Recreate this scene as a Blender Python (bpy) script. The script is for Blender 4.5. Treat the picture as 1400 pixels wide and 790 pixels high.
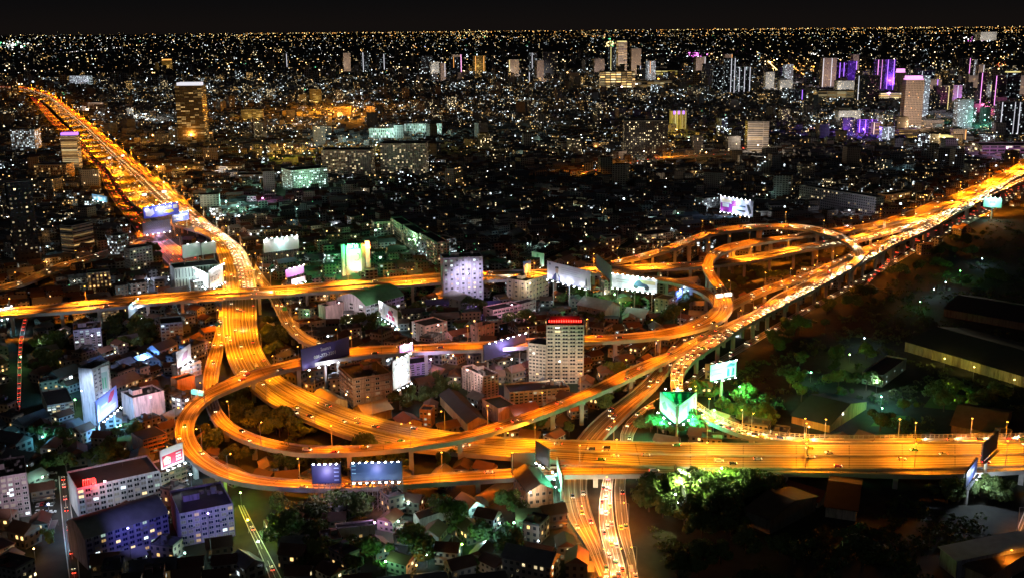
import bpy, math, random
import numpy as np
from mathutils import Vector, Matrix

for o in list(bpy.data.objects):
    bpy.data.objects.remove(o)
random.seed(7); RNG = np.random.default_rng(11)
SC = bpy.context.scene; COL = SC.collection
rad = math.radians

# ---------------------------------------------------------------- camera, world, added fill light, exposure
F = 1480.0; H = 250.0; PITCH = 13.8; ROLL = -0.5
RC = Matrix.Rotation(rad(90 - PITCH), 3, 'X') @ Matrix.Rotation(rad(ROLL), 3, 'Z')
RCT = RC.transposed()
cd = bpy.data.cameras.new('camera'); cam = bpy.data.objects.new('camera', cd); COL.objects.link(cam)
cam.matrix_world = Matrix.Translation((0, 0, H)) @ RC.to_4x4()
cd.sensor_width = 36; cd.lens = F / 1400 * 36; cd.clip_start = 1; cd.clip_end = 80000
SC.camera = cam
w = bpy.data.worlds.new('World'); SC.world = w; w.use_nodes = True
wn = w.node_tree; wb = wn.nodes['Background']
sky = wn.nodes.new('ShaderNodeTexSky'); sky.sky_type = 'NISHITA'; sky.sun_disc = False
sky.sun_elevation = rad(32); sky.sun_rotation = rad(200); sky.altitude = 250
hs = wn.nodes.new('ShaderNodeMixRGB'); hs.blend_type = 'MIX'; hs.inputs[0].default_value = 0.92
hs.inputs[2].default_value = (2.3, 2.1, 2.35, 1)
wtc = wn.nodes.new('ShaderNodeTexCoord'); wsx = wn.nodes.new('ShaderNodeSeparateXYZ'); wn.links.new(wtc.outputs['Generated'], wsx.inputs[0])
wrp = wn.nodes.new('ShaderNodeValToRGB'); wrp.color_ramp.elements[0].color = (1.6, .8, .3, 1); wrp.color_ramp.elements[1].position = .02; wrp.color_ramp.elements[1].color = (0, 0, 0, 1)
wn.links.new(wsx.outputs[2], wrp.inputs[0]); wad = wn.nodes.new('ShaderNodeMixRGB'); wad.blend_type = 'ADD'; wad.inputs[0].default_value = 1
wn.links.new(sky.outputs[0], hs.inputs[1]); wn.links.new(hs.outputs[0], wad.inputs[1]); wn.links.new(wrp.outputs[0], wad.inputs[2]); wn.links.new(wad.outputs[0], wb.inputs[0]); wb.inputs[1].default_value = 0.0015
sl = bpy.data.lights.new('fill_sun', 'SUN'); sl.energy = 0.035; sl.angle = rad(0.5); sl.color = (0.85, 0.88, 1.0)  # weak sun lamp added as fill for facades facing the camera
so = bpy.data.objects.new('fill_sun', sl); COL.objects.link(so); so.rotation_euler = (rad(58), 0, rad(-20))
SC.view_settings.view_transform = 'Standard'; SC.view_settings.look = 'None'
SC.view_settings.exposure = 0.0; SC.view_settings.gamma = 1.0; SC.view_settings.use_curve_mapping = False
SC.render.engine = 'CYCLES'
cy = SC.cycles
cy.use_denoising = True; cy.max_bounces = 3; cy.diffuse_bounces = 2; cy.glossy_bounces = 2; cy.transmission_bounces = 1
cy.sample_clamp_indirect = 1.5; cy.use_light_tree = True; cy.caustics_reflective = False; cy.caustics_refractive = False
try: cy.light_sampling_threshold = 0.003
except Exception: pass

# ---------------------------------------------------------------- helpers: photo pixel (1400 wide) <-> ground
def G(px, py, z=0.0):
    d = RC @ Vector(((px - 700) / F, (395 - py) / F, -1)); t = (z - H) / d.z
    return Vector((d.x * t, d.y * t, z))
def P(v):
    c = RCT @ (Vector(v) - Vector((0, 0, H))); return 700 + F * c.x / -c.z, 395 - F * c.y / -c.z
def hz(base, ytop):
    c0 = RCT @ (Vector((base[0], base[1], 0)) - Vector((0, 0, H))); k = RCT @ Vector((0, 0, 1)); T = (395 - ytop) / F
    return -(c0.y + T * c0.z) / (k.y + T * k.z)
def pxm(v):      # metres per photo pixel at a place
    return (Vector(v) - Vector((0, 0, H))).length / F

# ---------------------------------------------------------------- materials
def newmat(name):
    m = bpy.data.materials.new(name); m.use_nodes = True; m.node_tree.nodes.clear()
    m.cycles.emission_sampling = 'NONE'
    nt = m.node_tree; out = nt.nodes.new('ShaderNodeOutputMaterial'); b = nt.nodes.new('ShaderNodeBsdfPrincipled')
    nt.links.new(b.outputs[0], out.inputs[0]); return m, nt, b
def N(nt, t, **k):
    n = nt.nodes.new(t)
    for a, v in k.items():
        if a.startswith('i'): n.inputs[int(a[1:])].default_value = v
        else: setattr(n, a, v)
    return n
def Mth(nt, op, a, b=None, c=None):
    n = nt.nodes.new('ShaderNodeMath'); n.operation = op
    for i, v in enumerate((a, b, c)):
        if v is None: continue
        if isinstance(v, (int, float)): n.inputs[i].default_value = v
        else: nt.links.new(v, n.inputs[i])
    return n.outputs[0]
def Mix(nt, f, a, b, mode='MIX'):
    n = nt.nodes.new('ShaderNodeMixRGB'); n.blend_type = mode
    for i, v in enumerate((f, a, b)):
        if isinstance(v, (int, float)): n.inputs[i].default_value = v
        elif isinstance(v, tuple): n.inputs[i].default_value = (*v[:3], 1)
        else: nt.links.new(v, n.inputs[i])
    return n.outputs[0]
def Ramp(nt, fac, stops, const=False):
    n = nt.nodes.new('ShaderNodeValToRGB'); cr = n.color_ramp
    if const: cr.interpolation = 'CONSTANT'
    while len(cr.elements) < len(stops): cr.elements.new(0.5)
    for e, (p, c) in zip(cr.elements, stops): e.position = p; e.color = (*c[:3], 1)
    nt.links.new(fac, n.inputs[0]); return n.outputs[0]
_pl = {}
def plain(name, col, rough=0.8, metal=0.0, noise=0.18, scale=0.25):
    if name in _pl: return _pl[name]
    m, nt, b = newmat(name)
    tc = N(nt, 'ShaderNodeNewGeometry'); nz = N(nt, 'ShaderNodeTexNoise'); nz.inputs['Scale'].default_value = scale; nz.inputs['Detail'].default_value = 5
    nt.links.new(tc.outputs['Position'], nz.inputs[0])
    f = Mth(nt, 'MULTIPLY_ADD', nz.outputs[0], noise * 4, 1 - noise * 2)
    c = Mix(nt, 1.0, col, f, 'MULTIPLY'); nt.links.new(c, b.inputs['Base Color'])
    b.inputs['Roughness'].default_value = rough; b.inputs['Metallic'].default_value = metal
    _pl[name] = m; return m
def stained(name, col, rough=.85):
    if name in _pl: return _pl[name]
    m, nt, b = newmat(name); tc = N(nt, 'ShaderNodeNewGeometry')
    mp = N(nt, 'ShaderNodeMapping'); mp.inputs['Scale'].default_value = (.7, .7, .09); nt.links.new(tc.outputs['Position'], mp.inputs[0])
    nz = N(nt, 'ShaderNodeTexNoise'); nz.inputs['Scale'].default_value = 1; nz.inputs['Detail'].default_value = 7; nz.inputs['Roughness'].default_value = .7; nt.links.new(mp.outputs[0], nz.inputs[0])
    n2 = N(nt, 'ShaderNodeTexNoise'); n2.inputs['Scale'].default_value = .06; n2.inputs['Detail'].default_value = 3; nt.links.new(tc.outputs['Position'], n2.inputs[0])
    f = Ramp(nt, nz.outputs[0], [(.32, (.42, .4, .38)), (.52, (.95, .95, .95)), (.7, (1.12, 1.12, 1.1))])
    c = Mix(nt, 1.0, Mix(nt, 1.0, col, f, 'MULTIPLY'), Mth(nt, 'MULTIPLY_ADD', n2.outputs[0], .9, .55), 'MULTIPLY')
    nt.links.new(c, b.inputs['Base Color']); b.inputs['Roughness'].default_value = rough; _pl[name] = m; return m
def glow(name, col, s, base=(0.3, 0.3, 0.3)):
    if name in _pl: return _pl[name]
    m, nt, b = newmat(name); b.inputs['Base Color'].default_value = (*base, 1)
    b.inputs['Emission Color'].default_value = (*col, 1); b.inputs['Emission Strength'].default_value = s
    _pl[name] = m; return m
PAL = {'mix': [(0, (1, .78, .42)), (.3, (1, .93, .75)), (.55, (.8, .95, 1)), (.8, (.6, 1, .8)), (.93, (1, .5, .15))],
       'cool': [(0, (.8, .95, 1)), (.4, (1, 1, .95)), (.7, (.6, .95, .9)), (.9, (1, .85, .5))],
       'warm': [(0, (1, .6, .2)), (.5, (1, .8, .4)), (.85, (1, .95, .8))],
       'gold': [(0, (1, .75, .1)), (.6, (1, .85, .3))],
       'violet': [(0, (.35, .1, 1)), (.5, (.7, .2, 1)), (.8, (1, .3, .9))]}
def facade(name, wall, cw=3.2, ch=3.0, ww=.55, wh=.5, lit=.12, es=4.0, pal='mix', wall2=None, strip=0.0, rough=.75, run=1):
    if name in _pl: return _pl[name]
    m, nt, b = newmat(name)
    ua = N(nt, 'ShaderNodeUVMap', uv_map='uv'); ub = N(nt, 'ShaderNodeUVMap', uv_map='rnd')
    sa = N(nt, 'ShaderNodeSeparateXYZ'); nt.links.new(ua.outputs[0], sa.inputs[0])
    sb = N(nt, 'ShaderNodeSeparateXYZ'); nt.links.new(ub.outputs[0], sb.inputs[0])
    u = Mth(nt, 'DIVIDE', sa.outputs[0], cw); v = Mth(nt, 'DIVIDE', sa.outputs[1], ch)
    fu = Mth(nt, 'FRACT', u); fv = Mth(nt, 'FRACT', v); cu = Mth(nt, 'FLOOR', u); cv = Mth(nt, 'FLOOR', v)
    mu = Mth(nt, 'LESS_THAN', Mth(nt, 'ABSOLUTE', Mth(nt, 'SUBTRACT', fu, .5)), ww / 2)
    mv = Mth(nt, 'LESS_THAN', Mth(nt, 'ABSOLUTE', Mth(nt, 'SUBTRACT', fv, .5)), wh / 2)
    mask = Mth(nt, 'MULTIPLY', mu, mv)
    cx = N(nt, 'ShaderNodeCombineXYZ'); nt.links.new(cu if run == 1 else Mth(nt, 'FLOOR', Mth(nt, 'DIVIDE', u, run)), cx.inputs[0]); nt.links.new(cv, cx.inputs[1])
    nt.links.new(Mth(nt, 'MULTIPLY', sb.outputs[0], 97.0), cx.inputs[2])
    wn_ = N(nt, 'ShaderNodeTexWhiteNoise', noise_dimensions='3D'); nt.links.new(cx.outputs[0], wn_.inputs[0])
    sc_ = N(nt, 'ShaderNodeSeparateColor'); nt.links.new(wn_.outputs[1], sc_.inputs[0])
    on = Mth(nt, 'LESS_THAN', wn_.outputs[0], Mth(nt, 'MULTIPLY', sb.outputs[1], lit))
    col = Ramp(nt, sc_.outputs[0], PAL[pal], True)
    g2 = Mth(nt, 'POWER', sc_.outputs[1], 2.0)
    st = Mth(nt, 'MULTIPLY', Mth(nt, 'MULTIPLY', mask, on), Mth(nt, 'MULTIPLY_ADD', g2, es, es * .12))
    wc = wall
    if wall2 is not None: wc = Mix(nt, sb.outputs[0], wall, wall2)
    geo = N(nt, 'ShaderNodeNewGeometry'); nz = N(nt, 'ShaderNodeTexNoise'); nz.inputs['Scale'].default_value = .18; nz.inputs['Detail'].default_value = 4
    nt.links.new(geo.outputs['Position'], nz.inputs[0])
    wc = Mix(nt, 1.0, wc, Mth(nt, 'MULTIPLY_ADD', nz.outputs[0], .8, .6), 'MULTIPLY')
    bc = Mix(nt, mask, wc, (.03, .035, .045))
    nt.links.new(bc, b.inputs['Base Color']); nt.links.new(col, b.inputs['Emission Color']); nt.links.new(st, b.inputs['Emission Strength'])
    nt.links.new(Mth(nt, 'MULTIPLY_ADD', mask, -.5, rough), b.inputs['Roughness'])
    _pl[name] = m; return m

def road_mat(name, base, streak_mix=.5):
    m, nt, b = newmat(name)
    ua = N(nt, 'ShaderNodeUVMap', uv_map='uv')
    mp = N(nt, 'ShaderNodeMapping'); mp.inputs['Scale'].default_value = (1.1, .005, 1); nt.links.new(ua.outputs[0], mp.inputs[0])
    nz = N(nt, 'ShaderNodeTexNoise'); nz.inputs['Scale'].default_value = 1; nz.inputs['Detail'].default_value = 6; nz.inputs['Roughness'].default_value = .65
    nt.links.new(mp.outputs[0], nz.inputs[0])
    wear_trails = Ramp(nt, nz.outputs[0], [(.38, (.2,) * 3), (.47, (.65,) * 3), (.54, (1.05,) * 3), (.63, (2.0,) * 3)])  # tyre wear streaks, contrast raised to paint in light trails of traffic
    mp2 = N(nt, 'ShaderNodeMapping'); mp2.inputs['Scale'].default_value = (.05, .03, 1); nt.links.new(ua.outputs[0], mp2.inputs[0])
    n2 = N(nt, 'ShaderNodeTexNoise'); n2.inputs['Scale'].default_value = 1; n2.inputs['Detail'].default_value = 4; nt.links.new(mp2.outputs[0], n2.inputs[0])
    c = Mix(nt, streak_mix, base, wear_trails, 'MULTIPLY')
    c = Mix(nt, 1.0, c, Mth(nt, 'MULTIPLY_ADD', n2.outputs[0], .9, .55), 'MULTIPLY')
    # expansion joints every 30 m
    su = N(nt, 'ShaderNodeSeparateXYZ'); nt.links.new(ua.outputs[0], su.inputs[0])
    j = Mth(nt, 'LESS_THAN', Mth(nt, 'FRACT', Mth(nt, 'DIVIDE', su.outputs[1], 30.0)), .025)
    c = Mix(nt, Mth(nt, 'MULTIPLY', j, .55), c, (.03, .03, .03))
    nt.links.new(c, b.inputs['Base Color']); b.inputs['Roughness'].default_value = .6
    return m

# ---------------------------------------------------------------- mesh builder
class MB:
    def __init__(s): s.v = []; s.f = []; s.m = []; s.u = []; s.r = []; s.rnd = (0.5, 1.0)
    def face(s, pts, m=0, uv=None):
        n = len(s.v); s.v += [tuple(p) for p in pts]; s.f.append(tuple(range(n, n + len(pts)))); s.m.append(m)
        s.u += (uv if uv else [(0.0, -5.0)] * len(pts)); s.r += [s.rnd] * len(pts)
    def wall(s, a, b, z0, z1, m=0, u0=0.0):
        L = math.hypot(b[0] - a[0], b[1] - a[1])
        s.face([(a[0], a[1], z0), (b[0], b[1], z0), (b[0], b[1], z1), (a[0], a[1], z1)], m, [(u0, 0), (u0 + L, 0), (u0 + L, z1 - z0), (u0, z1 - z0)])
    def prism(s, poly, z0, z1, ms=0, mt=1, bottom=False):
        u = 0
        for i in range(len(poly)):
            a, b = poly[i], poly[(i + 1) % len(poly)]; s.wall(a, b, z0, z1, ms, u); u += math.ceil(math.hypot(b[0] - a[0], b[1] - a[1]) / 3.2) * 3.2
        s.face([(p[0], p[1], z1) for p in poly], mt)
        if bottom: s.face([(p[0], p[1], z0) for p in reversed(poly)], mt)
    def box(s, cx, cy, z0, sx, sy, sz, rot=0.0, ms=0, mt=None, bottom=True):
        c, q = math.cos(rot), math.sin(rot); hx, hy = sx / 2, sy / 2
        poly = [(cx + c * x - q * y, cy + q * x + c * y) for x, y in ((-hx, -hy), (hx, -hy), (hx, hy), (-hx, hy))]
        s.prism(poly, z0, z0 + sz, ms, ms if mt is None else mt, bottom)
    def tube(s, a, b, r0, r1=None, n=6, m=0, cap=True):
        a = Vector(a); b = Vector(b); r1 = r0 if r1 is None else r1; d = (b - a).normalized()
        x = d.orthogonal().normalized(); y = d.cross(x)
        A = [a + (x * math.cos(t) + y * math.sin(t)) * r0 for t in [2 * math.pi * i / n for i in range(n)]]
        B = [b + (x * math.cos(t) + y * math.sin(t)) * r1 for t in [2 * math.pi * i / n for i in range(n)]]
        for i in range(n): s.face([A[i], A[(i + 1) % n], B[(i + 1) % n], B[i]], m)
        if cap: s.face(B, m); s.face(A[::-1], m)
    def beam(s, a, b, wd, ht, m=0):
        a = Vector(a); b = Vector(b); d = (b - a).normalized(); x = d.cross(Vector((0, 0, 1)))
        if x.length < .01: x = Vector((1, 0, 0))
        x = x.normalized() * wd / 2; y = d.cross(x).normalized() * ht / 2
        q = [-x - y, x - y, x + y, -x + y]
        for i in range(4): s.face([a + q[i], a + q[(i + 1) % 4], b + q[(i + 1) % 4], b + q[i]], m)
        s.face([b + k for k in q], m); s.face([a + k for k in q[::-1]], m)
    def mesh(s, name, mats):
        me = bpy.data.meshes.new(name); me.from_pydata(s.v, [], s.f)
        for m in mats: me.materials.append(m)
        me.polygons.foreach_set('material_index', s.m)
        a = me.uv_layers.new(name='uv'); a.data.foreach_set('uv', np.array(s.u, dtype=np.float32).ravel())
        a = me.uv_layers.new(name='rnd'); a.data.foreach_set('uv', np.array(s.r, dtype=np.float32).ravel())
        me.update(); return me
    def build(s, name, mats, parent=None, loc=None, rot=0.0):
        return link(name, s.mesh(name, mats if isinstance(mats, (list, tuple)) else [mats]), parent, loc, rot)
def link(name, data, parent=None, loc=None, rot=0.0):
    o = bpy.data.objects.new(name, data); COL.objects.link(o)
    if loc is not None: o.location = loc
    if rot: o.rotation_euler = (0, 0, rot)
    if parent is not None: o.parent = parent
    return o
def tag(o, label=None, cat=None, group=None, kind=None):
    if label: o['label'] = label
    if cat: o['category'] = cat
    if group: o['group'] = group
    if kind: o['kind'] = kind
    return o
def empty(name, loc, rot=0.0): return link(name, None, None, loc, rot)
_ld = {}
def light(parent, loc, kind, col, power, radius=.25, cone=150, aim=None, blend=.5, name='lamp_light'):
    key = (kind, tuple(round(c, 2) for c in col), round(power), radius, cone)
    if key not in _ld:
        l = bpy.data.lights.new(name, kind); l.color = col; l.energy = power; l.shadow_soft_size = radius
        if kind == 'SPOT': l.spot_size = rad(cone); l.spot_blend = blend
        _ld[key] = l
    o = bpy.data.objects.new(name, _ld[key]); COL.objects.link(o); o.location = loc
    if parent is not None: o.parent = parent
    if aim is not None: o.rotation_euler = (Vector(aim) - Vector(loc)).to_track_quat('-Z', 'Y').to_euler()
    return o
def copy_tree(o, parent=None):
    c = o.copy(); COL.objects.link(c); c.parent = parent
    for ch in o.children: copy_tree(ch, c)
    return c

# shared materials
M_CONC = plain('concrete', (.42, .40, .37)); M_PIER = plain('pier_concrete', (.45, .42, .38)); M_STEEL = plain('galvanised_steel', (.35, .36, .38), .45, .6)
M_DARKSTEEL = plain('dark_steel', (.06, .065, .07), .5, .3); M_ROOF = plain('roof_felt', (.07, .07, .075)); M_ROOFR = plain('roof_tile_red', (.22, .08, .05))
M_ROOFG = plain('roof_sheet_grey', (.2, .2, .21)); M_WHITEP = plain('white_road_paint', (.8, .8, .78), .6, 0, .12, .6); M_YELP = plain('yellow_road_paint', (.75, .55, .06), .6)
M_WHITE = plain('white_wall', (.72, .70, .68)); M_LEAFA = None
# ---------------------------------------------------------------- the ground
def ground():
    m, nt, b = newmat('city_ground')
    geo = N(nt, 'ShaderNodeNewGeometry')
    n1 = N(nt, 'ShaderNodeTexNoise'); n1.inputs['Scale'].default_value = .012; n1.inputs['Detail'].default_value = 8; nt.links.new(geo.outputs['Position'], n1.inputs[0])
    n2 = N(nt, 'ShaderNodeTexNoise'); n2.inputs['Scale'].default_value = .15; n2.inputs['Detail'].default_value = 6; nt.links.new(geo.outputs['Position'], n2.inputs[0])
    c = Ramp(nt, n1.outputs[0], [(.38, (.015, .03, .010)), (.5, (.035, .034, .026)), (.62, (.03, .03, .032))])
    c = Mix(nt, 1.0, c, Mth(nt, 'MULTIPLY_ADD', n2.outputs[0], 1.6, .2), 'MULTIPLY')
    nt.links.new(c, b.inputs['Base Color']); b.inputs['Roughness'].default_value = .9
    g = MB(); R = 33000
    xs = [-R, -3000, -1200, 0, 1200, 3000, R]; ys = [-400, 400, 1200, 3000, 8000, R]
    for i in range(6):
        for j in range(5):
            g.face([(xs[i], ys[j], 0), (xs[i + 1], ys[j], 0), (xs[i + 1], ys[j + 1], 0), (xs[i], ys[j + 1], 0)])
    tag(g.build('ground', m), 'dark city ground reaching the horizon', 'ground', kind='structure')
ground()

# ---------------------------------------------------------------- roads: (edge A x,y, edge B x,y, deck height)
def cr(p0, p1, p2, p3, t):
    return 0.5 * ((2 * p1) + (-p0 + p2) * t + (2 * p0 - 5 * p1 + 4 * p2 - p3) * t * t + (-p0 + 3 * p1 - 3 * p2 + p3) * t ** 3)
ROADS = {}
OCC = []      # points covered by roads (x, y, radius)
SODIUM = (1.0, .30, .02)
AMBER = (1.0, .47, .05)
def sample(rows):
    A = [np.array(G(r[0], r[1], r[4])) for r in rows]; B = [np.array(G(r[2], r[3], r[4])) for r in rows]
    out = []
    n = len(rows)
    for i in range(n - 1):
        a = [A[max(0, i - 1)], A[i], A[i + 1], A[min(n - 1, i + 2)]]; b = [B[max(0, i - 1)], B[i], B[i + 1], B[min(n - 1, i + 2)]]
        L = np.linalg.norm((A[i] + B[i] - A[i + 1] - B[i + 1]) / 2); k = max(2, int(L / 9))
        for s in range(k): out.append((cr(*a, s / k), cr(*b, s / k)))
    out.append((A[-1], B[-1]))
    # smooth a little
    for _ in range(2):
        o2 = [out[0]]
        for i in range(1, len(out) - 1):
            o2.append(tuple((out[i - 1][k] + 2 * out[i][k] + out[i + 1][k]) / 4 for k in (0, 1)))
        o2.append(out[-1]); out = o2
    return out
ASPH = road_mat('road_concrete', (.30, .25, .18), .9); ASPHD = road_mat('street_asphalt', (.09, .09, .09), .6)
def road(name, label, rows, lanes=4, elevated=True, mat=None, fence=None, dash=True, wall=True, piers=True, pierskip=1, divide=None):
    S = sample(rows); ROADS[name] = S
    mat = mat or ASPH
    d = MB(); L = 0; th = 1.6
    mids = [(a + b) / 2 for a, b in S]; cum = [0]
    for i in range(len(S) - 1): cum.append(cum[-1] + float(np.linalg.norm(mids[i + 1] - mids[i])))
    for i in range(len(S) - 1):
        a0, b0 = S[i]; a1, b1 = S[i + 1]; w0 = float(np.linalg.norm(a0 - b0)); w1 = float(np.linalg.norm(a1 - b1))
        d.face([a0, b0, b1, a1] if np.cross((b0 - a0)[:2], (a1 - a0)[:2]) > 0 else [a0, a1, b1, b0], 0,
               [(0, cum[i]), (w0, cum[i]), (w1, cum[i + 1]), (0, cum[i + 1])] if np.cross((b0 - a0)[:2], (a1 - a0)[:2]) > 0 else [(0, cum[i]), (0, cum[i + 1]), (w1, cum[i + 1]), (w0, cum[i])])
        if elevated:
            dn = np.array([0, 0, -th])
            d.face([a0, a1, a1 + dn, a0 + dn], 1); d.face([b0, b1, b1 + dn, b0 + dn], 1); d.face([a0 + dn, a1 + dn, b1 + dn, b0 + dn], 1)
        step = 6
        hi = S[i][0][2] > 13
        for q in range(0, int(w0 // step) + 2):
            f = min(1, q * step / max(w0, 1)); p = a0 + (b0 - a0) * f; OCC.append((p[0], p[1], 2 if hi else 5))
    root = d.build('elevated_road' if elevated else 'road', [mat, M_CONC]); tag(root, label, 'road', kind='structure')
    # parapets
    if elevated and wall:
        pb = MB()
        for side in (0, 1):
            for i in range(len(S) - 1):
                e0, e1 = S[i][side], S[i + 1][side]; n0 = S[i][1 - side] - e0; n0 = n0 / np.linalg.norm(n0); n1 = S[i + 1][1 - side] - e1; n1 = n1 / np.linalg.norm(n1)
                up = np.array([0, 0, 1.1]); lo = np.array([0, 0, .015]); t0, t1 = n0 * .45, n1 * .45
                pb.face([e0 + lo, e1 + lo, e1 + up, e0 + up]); pb.face([e0 + t0 + lo, e1 + t1 + lo, e1 + t1 + up, e0 + t0 + up]); pb.face([e0 + up, e1 + up, e1 + t1 + up, e0 + t0 + up])
        pb.build('parapet', M_CONC, root)
    if divide:
        mb = MB()
        for fr in divide:
            for i in range(len(S) - 1):
                a0, b0 = S[i]; a1, b1 = S[i + 1]
                p = a0 + (b0 - a0) * fr; q = a1 + (b1 - a1) * fr; mb.beam(p + np.array([0, 0, .55]), q + np.array([0, 0, .55]), .7, 1.0)
        mb.build('median_barrier', M_CONC, root)
    mk = MB(); z = np.array([0, 0, .03])
    for k in range(lanes + 1):
        for i in range(len(S) - 1):
            a0, b0 = S[i]; a1, b1 = S[i + 1]; edge = k in (0, lanes)
            if not edge and i % 3 == 2 and dash: continue  # undashed lane lines also stand in for light trails
            f = .035 + .93 * k / lanes; wdt = .5 if edge else .3
            w0 = np.linalg.norm(b0 - a0); w1 = np.linalg.norm(b1 - a1)
            if divide and any(abs(f - x) * w0 < .8 for x in divide): continue
            f0 = f - wdt / 2 / w0; f2 = f + wdt / 2 / w0; g0 = f - wdt / 2 / w1; g2 = f + wdt / 2 / w1
            mk.face([a0 + (b0 - a0) * f0 + z, a0 + (b0 - a0) * f2 + z, a1 + (b1 - a1) * g2 + z, a1 + (b1 - a1) * g0 + z])
    mk.build('lane_marking', M_WHITEP, root)
    if elevated and piers:
        nxt = 18.0
        npi = 0
        for i in range(1, len(S) - 1):
            if cum[i] >= nxt and npi < 60:
                nxt += 34 * pierskip; a0, b0 = S[i]; c = (a0 + b0) / 2; px, py = P(c)
                if not (-40 < px < 1440 and 90 < py < 830) or c[2] < 4: continue
                if py < 300: nxt += 30
                wd = float(np.linalg.norm(b0 - a0)); ang = math.atan2(b0[1] - a0[1], b0[0] - a0[0])
                pm = MB(); top = c[2] - th
                clash = False
                for on, T in ROADS.items():
                    if on == name: continue
                    for (qa, qb) in T[::2]:
                        if qa[2] < c[2] - 4 and (qa[0] + qb[0] - 2 * c[0]) ** 2 + (qa[1] + qb[1] - 2 * c[1]) ** 2 < (np.linalg.norm(qa - qb) * .95) ** 2: clash = True
                if clash: continue
                leg = [0] if wd < 22 else [-.28, .28] if wd < 40 else [-.36, 0, .36]
                for l in leg:
                    pm.box(l * wd, 0, 0, 2.2, 2.6, top - 1.6, 0, 0)
                pm.box(0, 0, top - 1.6, wd * .82, 2.6, 1.59, 0, 0)
                pm.build('pillar', M_PIER, root, (c[0], c[1], 0), ang); npi += 1
    if fence is not None:
        fb = MB(); side = fence
        for i in range(len(S) - 1):
            e0, e1 = S[i][side].copy(), S[i + 1][side].copy(); px, py = P(e0)
            if px < 940 or py < 540: continue
            for hgt in (1.3, 2.4, 3.4): fb.beam(e0 + np.array([0, 0, hgt]), e1 + np.array([0, 0, hgt]), .25, .25)
            n = max(1, int(np.linalg.norm(e1 - e0) / 2.6))
            for k in range(n):
                p = e0 + (e1 - e0) * k / n; fb.beam(p + np.array([0, 0, 1.1]), p + np.array([0, 0, 3.6]), .35, .35)
        if fb.v: fb.build('noise_fence', M_CONC, root)
    return root

RD = {}
RD['red'] = road('red', 'red lit frontage road left of the expressway, running to the far left', [(40,133,46,130,.3),(54,150,64,148,.3),(70,170,84,168,.3),(92,190,108,186,.3),(112,212,132,210,.3),(134,232,152,230,.3),(142,254,168,250,.3),(158,280,186,276,.3),(174,300,202,296,.3),(190,322,222,318,.3),(214,345,250,340,.3),(240,372,290,360,.3)], 4, False, ASPH)
RD['main'] = road('main', 'wide expressway curving down the left and across the bottom of the interchange',
 [(-90,121,-90,117,9),(0,123.5,0,118,9),(32,129,35,119.5,9),(60,141,66,127,9),(81,160,98,149,9),(107,187,131,175,9),(126,212,165,203,9),(147,233,194,227,9),(160,252,220,246,9),(182,279,246,268,9),(226,304,277,297,9),(280,322,306,319,9),(295,343,330,338,9),(303,370,343,360,9),(304,392,350,386,9),(303,410,351,407,9),(303,430,351,430,9),(304,452,352,450,9),(307,474,355,470,9),(314,497,364,490,9),(325,516,380,512,9),(343,532,400,526,9),(364,549,432,541,9),(388,562,470,557,9),(429,580,510,571,9),(481,600,560,582,9),(540,612,605,590,9),(600,618.5,660,597,9),(660,623.5,710,600.5,9),(720,628,755,602.5,9),(790,633,800,603,9),(870,637.5,860,604.5,9),(939,640,940,606.5,9),(1020,641,1020,607,9),(1103,641.5,1103,607,9),(1200,642,1200,606.5,9),(1300,641,1300,606,9),(1400,637,1400,605,9),(1520,632,1520,601,9)],
 10, True, None, None, False, divide=[.5])
RD['ringd'] = road('ringd', 'inner ramp leaving the expressway, curving under the outer loop and rising to the north east',
 [(300,425,302.5,425,9.1),(297,445,304,448,9.2),(291,467,306,470,9),(283,493,303,491,9),(278,513,299,512,9),(277,534,297,530,9),(281,553,298,549,9),(291,577,305,564,9.5),(311,593,320,581,10.5),(341,607,349,595.5,12),(372,615,382,605,13.5),(402,621,408,608.5,15),(433,622,433,611,17),(500,620,500,610.6,19),(566,613,566,604,20),(629,604,629,594.3,20),(687,588,685,577,20),(744,569,740,559,20),(785,553,780,543,19),(837,531,832,518,18),(886,507,875,497,17),(932,485,913,483,16),(952,472,937,470.5,16),(983,456,963,456,16),(1016,438,1000,440,16),(1050,420.6,1035,424,16),(1071,409,1058,406,16),(1103,393,1090,391,16),(1142,373,1130,372.5,16),(1160,363,1154,360,16),(1180,352,1177,349,16),(1200,344,1197,341,16),(1240,325,1238,322.5,16)], 4, True, None, None, True)
RD['white'] = road('white', 'lower carriageway with heavy traffic curving around the triangular billboard to the expressway',
 [(1500,208,1496,200,16),(1400,249,1397,240,16),(1341,276,1338,268,16),(1313,290,1310,283,16),(1275,313,1270,305,16),(1227,334,1222,326,16),(1200,349,1196,344.5,16),(1168,366,1164,361,16),(1133,386,1127,381,16),(1088.6,410,1083,403,16),(1048,431,1040,426,16),(1015,449,1005,444,16),(990,467,973,461,16),(954,490,938,483,15.5),(940,503,920,498,15),(934,516,916,516,14.5),(933,528,916.5,530,14),(937,540,922,546,13),(945,550,936,560,12),(957,559,955,570,11),(984,576.5,982,584,10.5),(1015,589,1010,594.5,10),(1047,596,1043,602,9.5),(1100,601,1100,606.5,9.01),(1160,602,1160,606.3,9.01),(1300,600.5,1300,605.5,9.01),(1400,599,1400,604.5,9.01),(1520,594,1520,600.5,9.01)], 3, True, None, 0, False)
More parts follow.
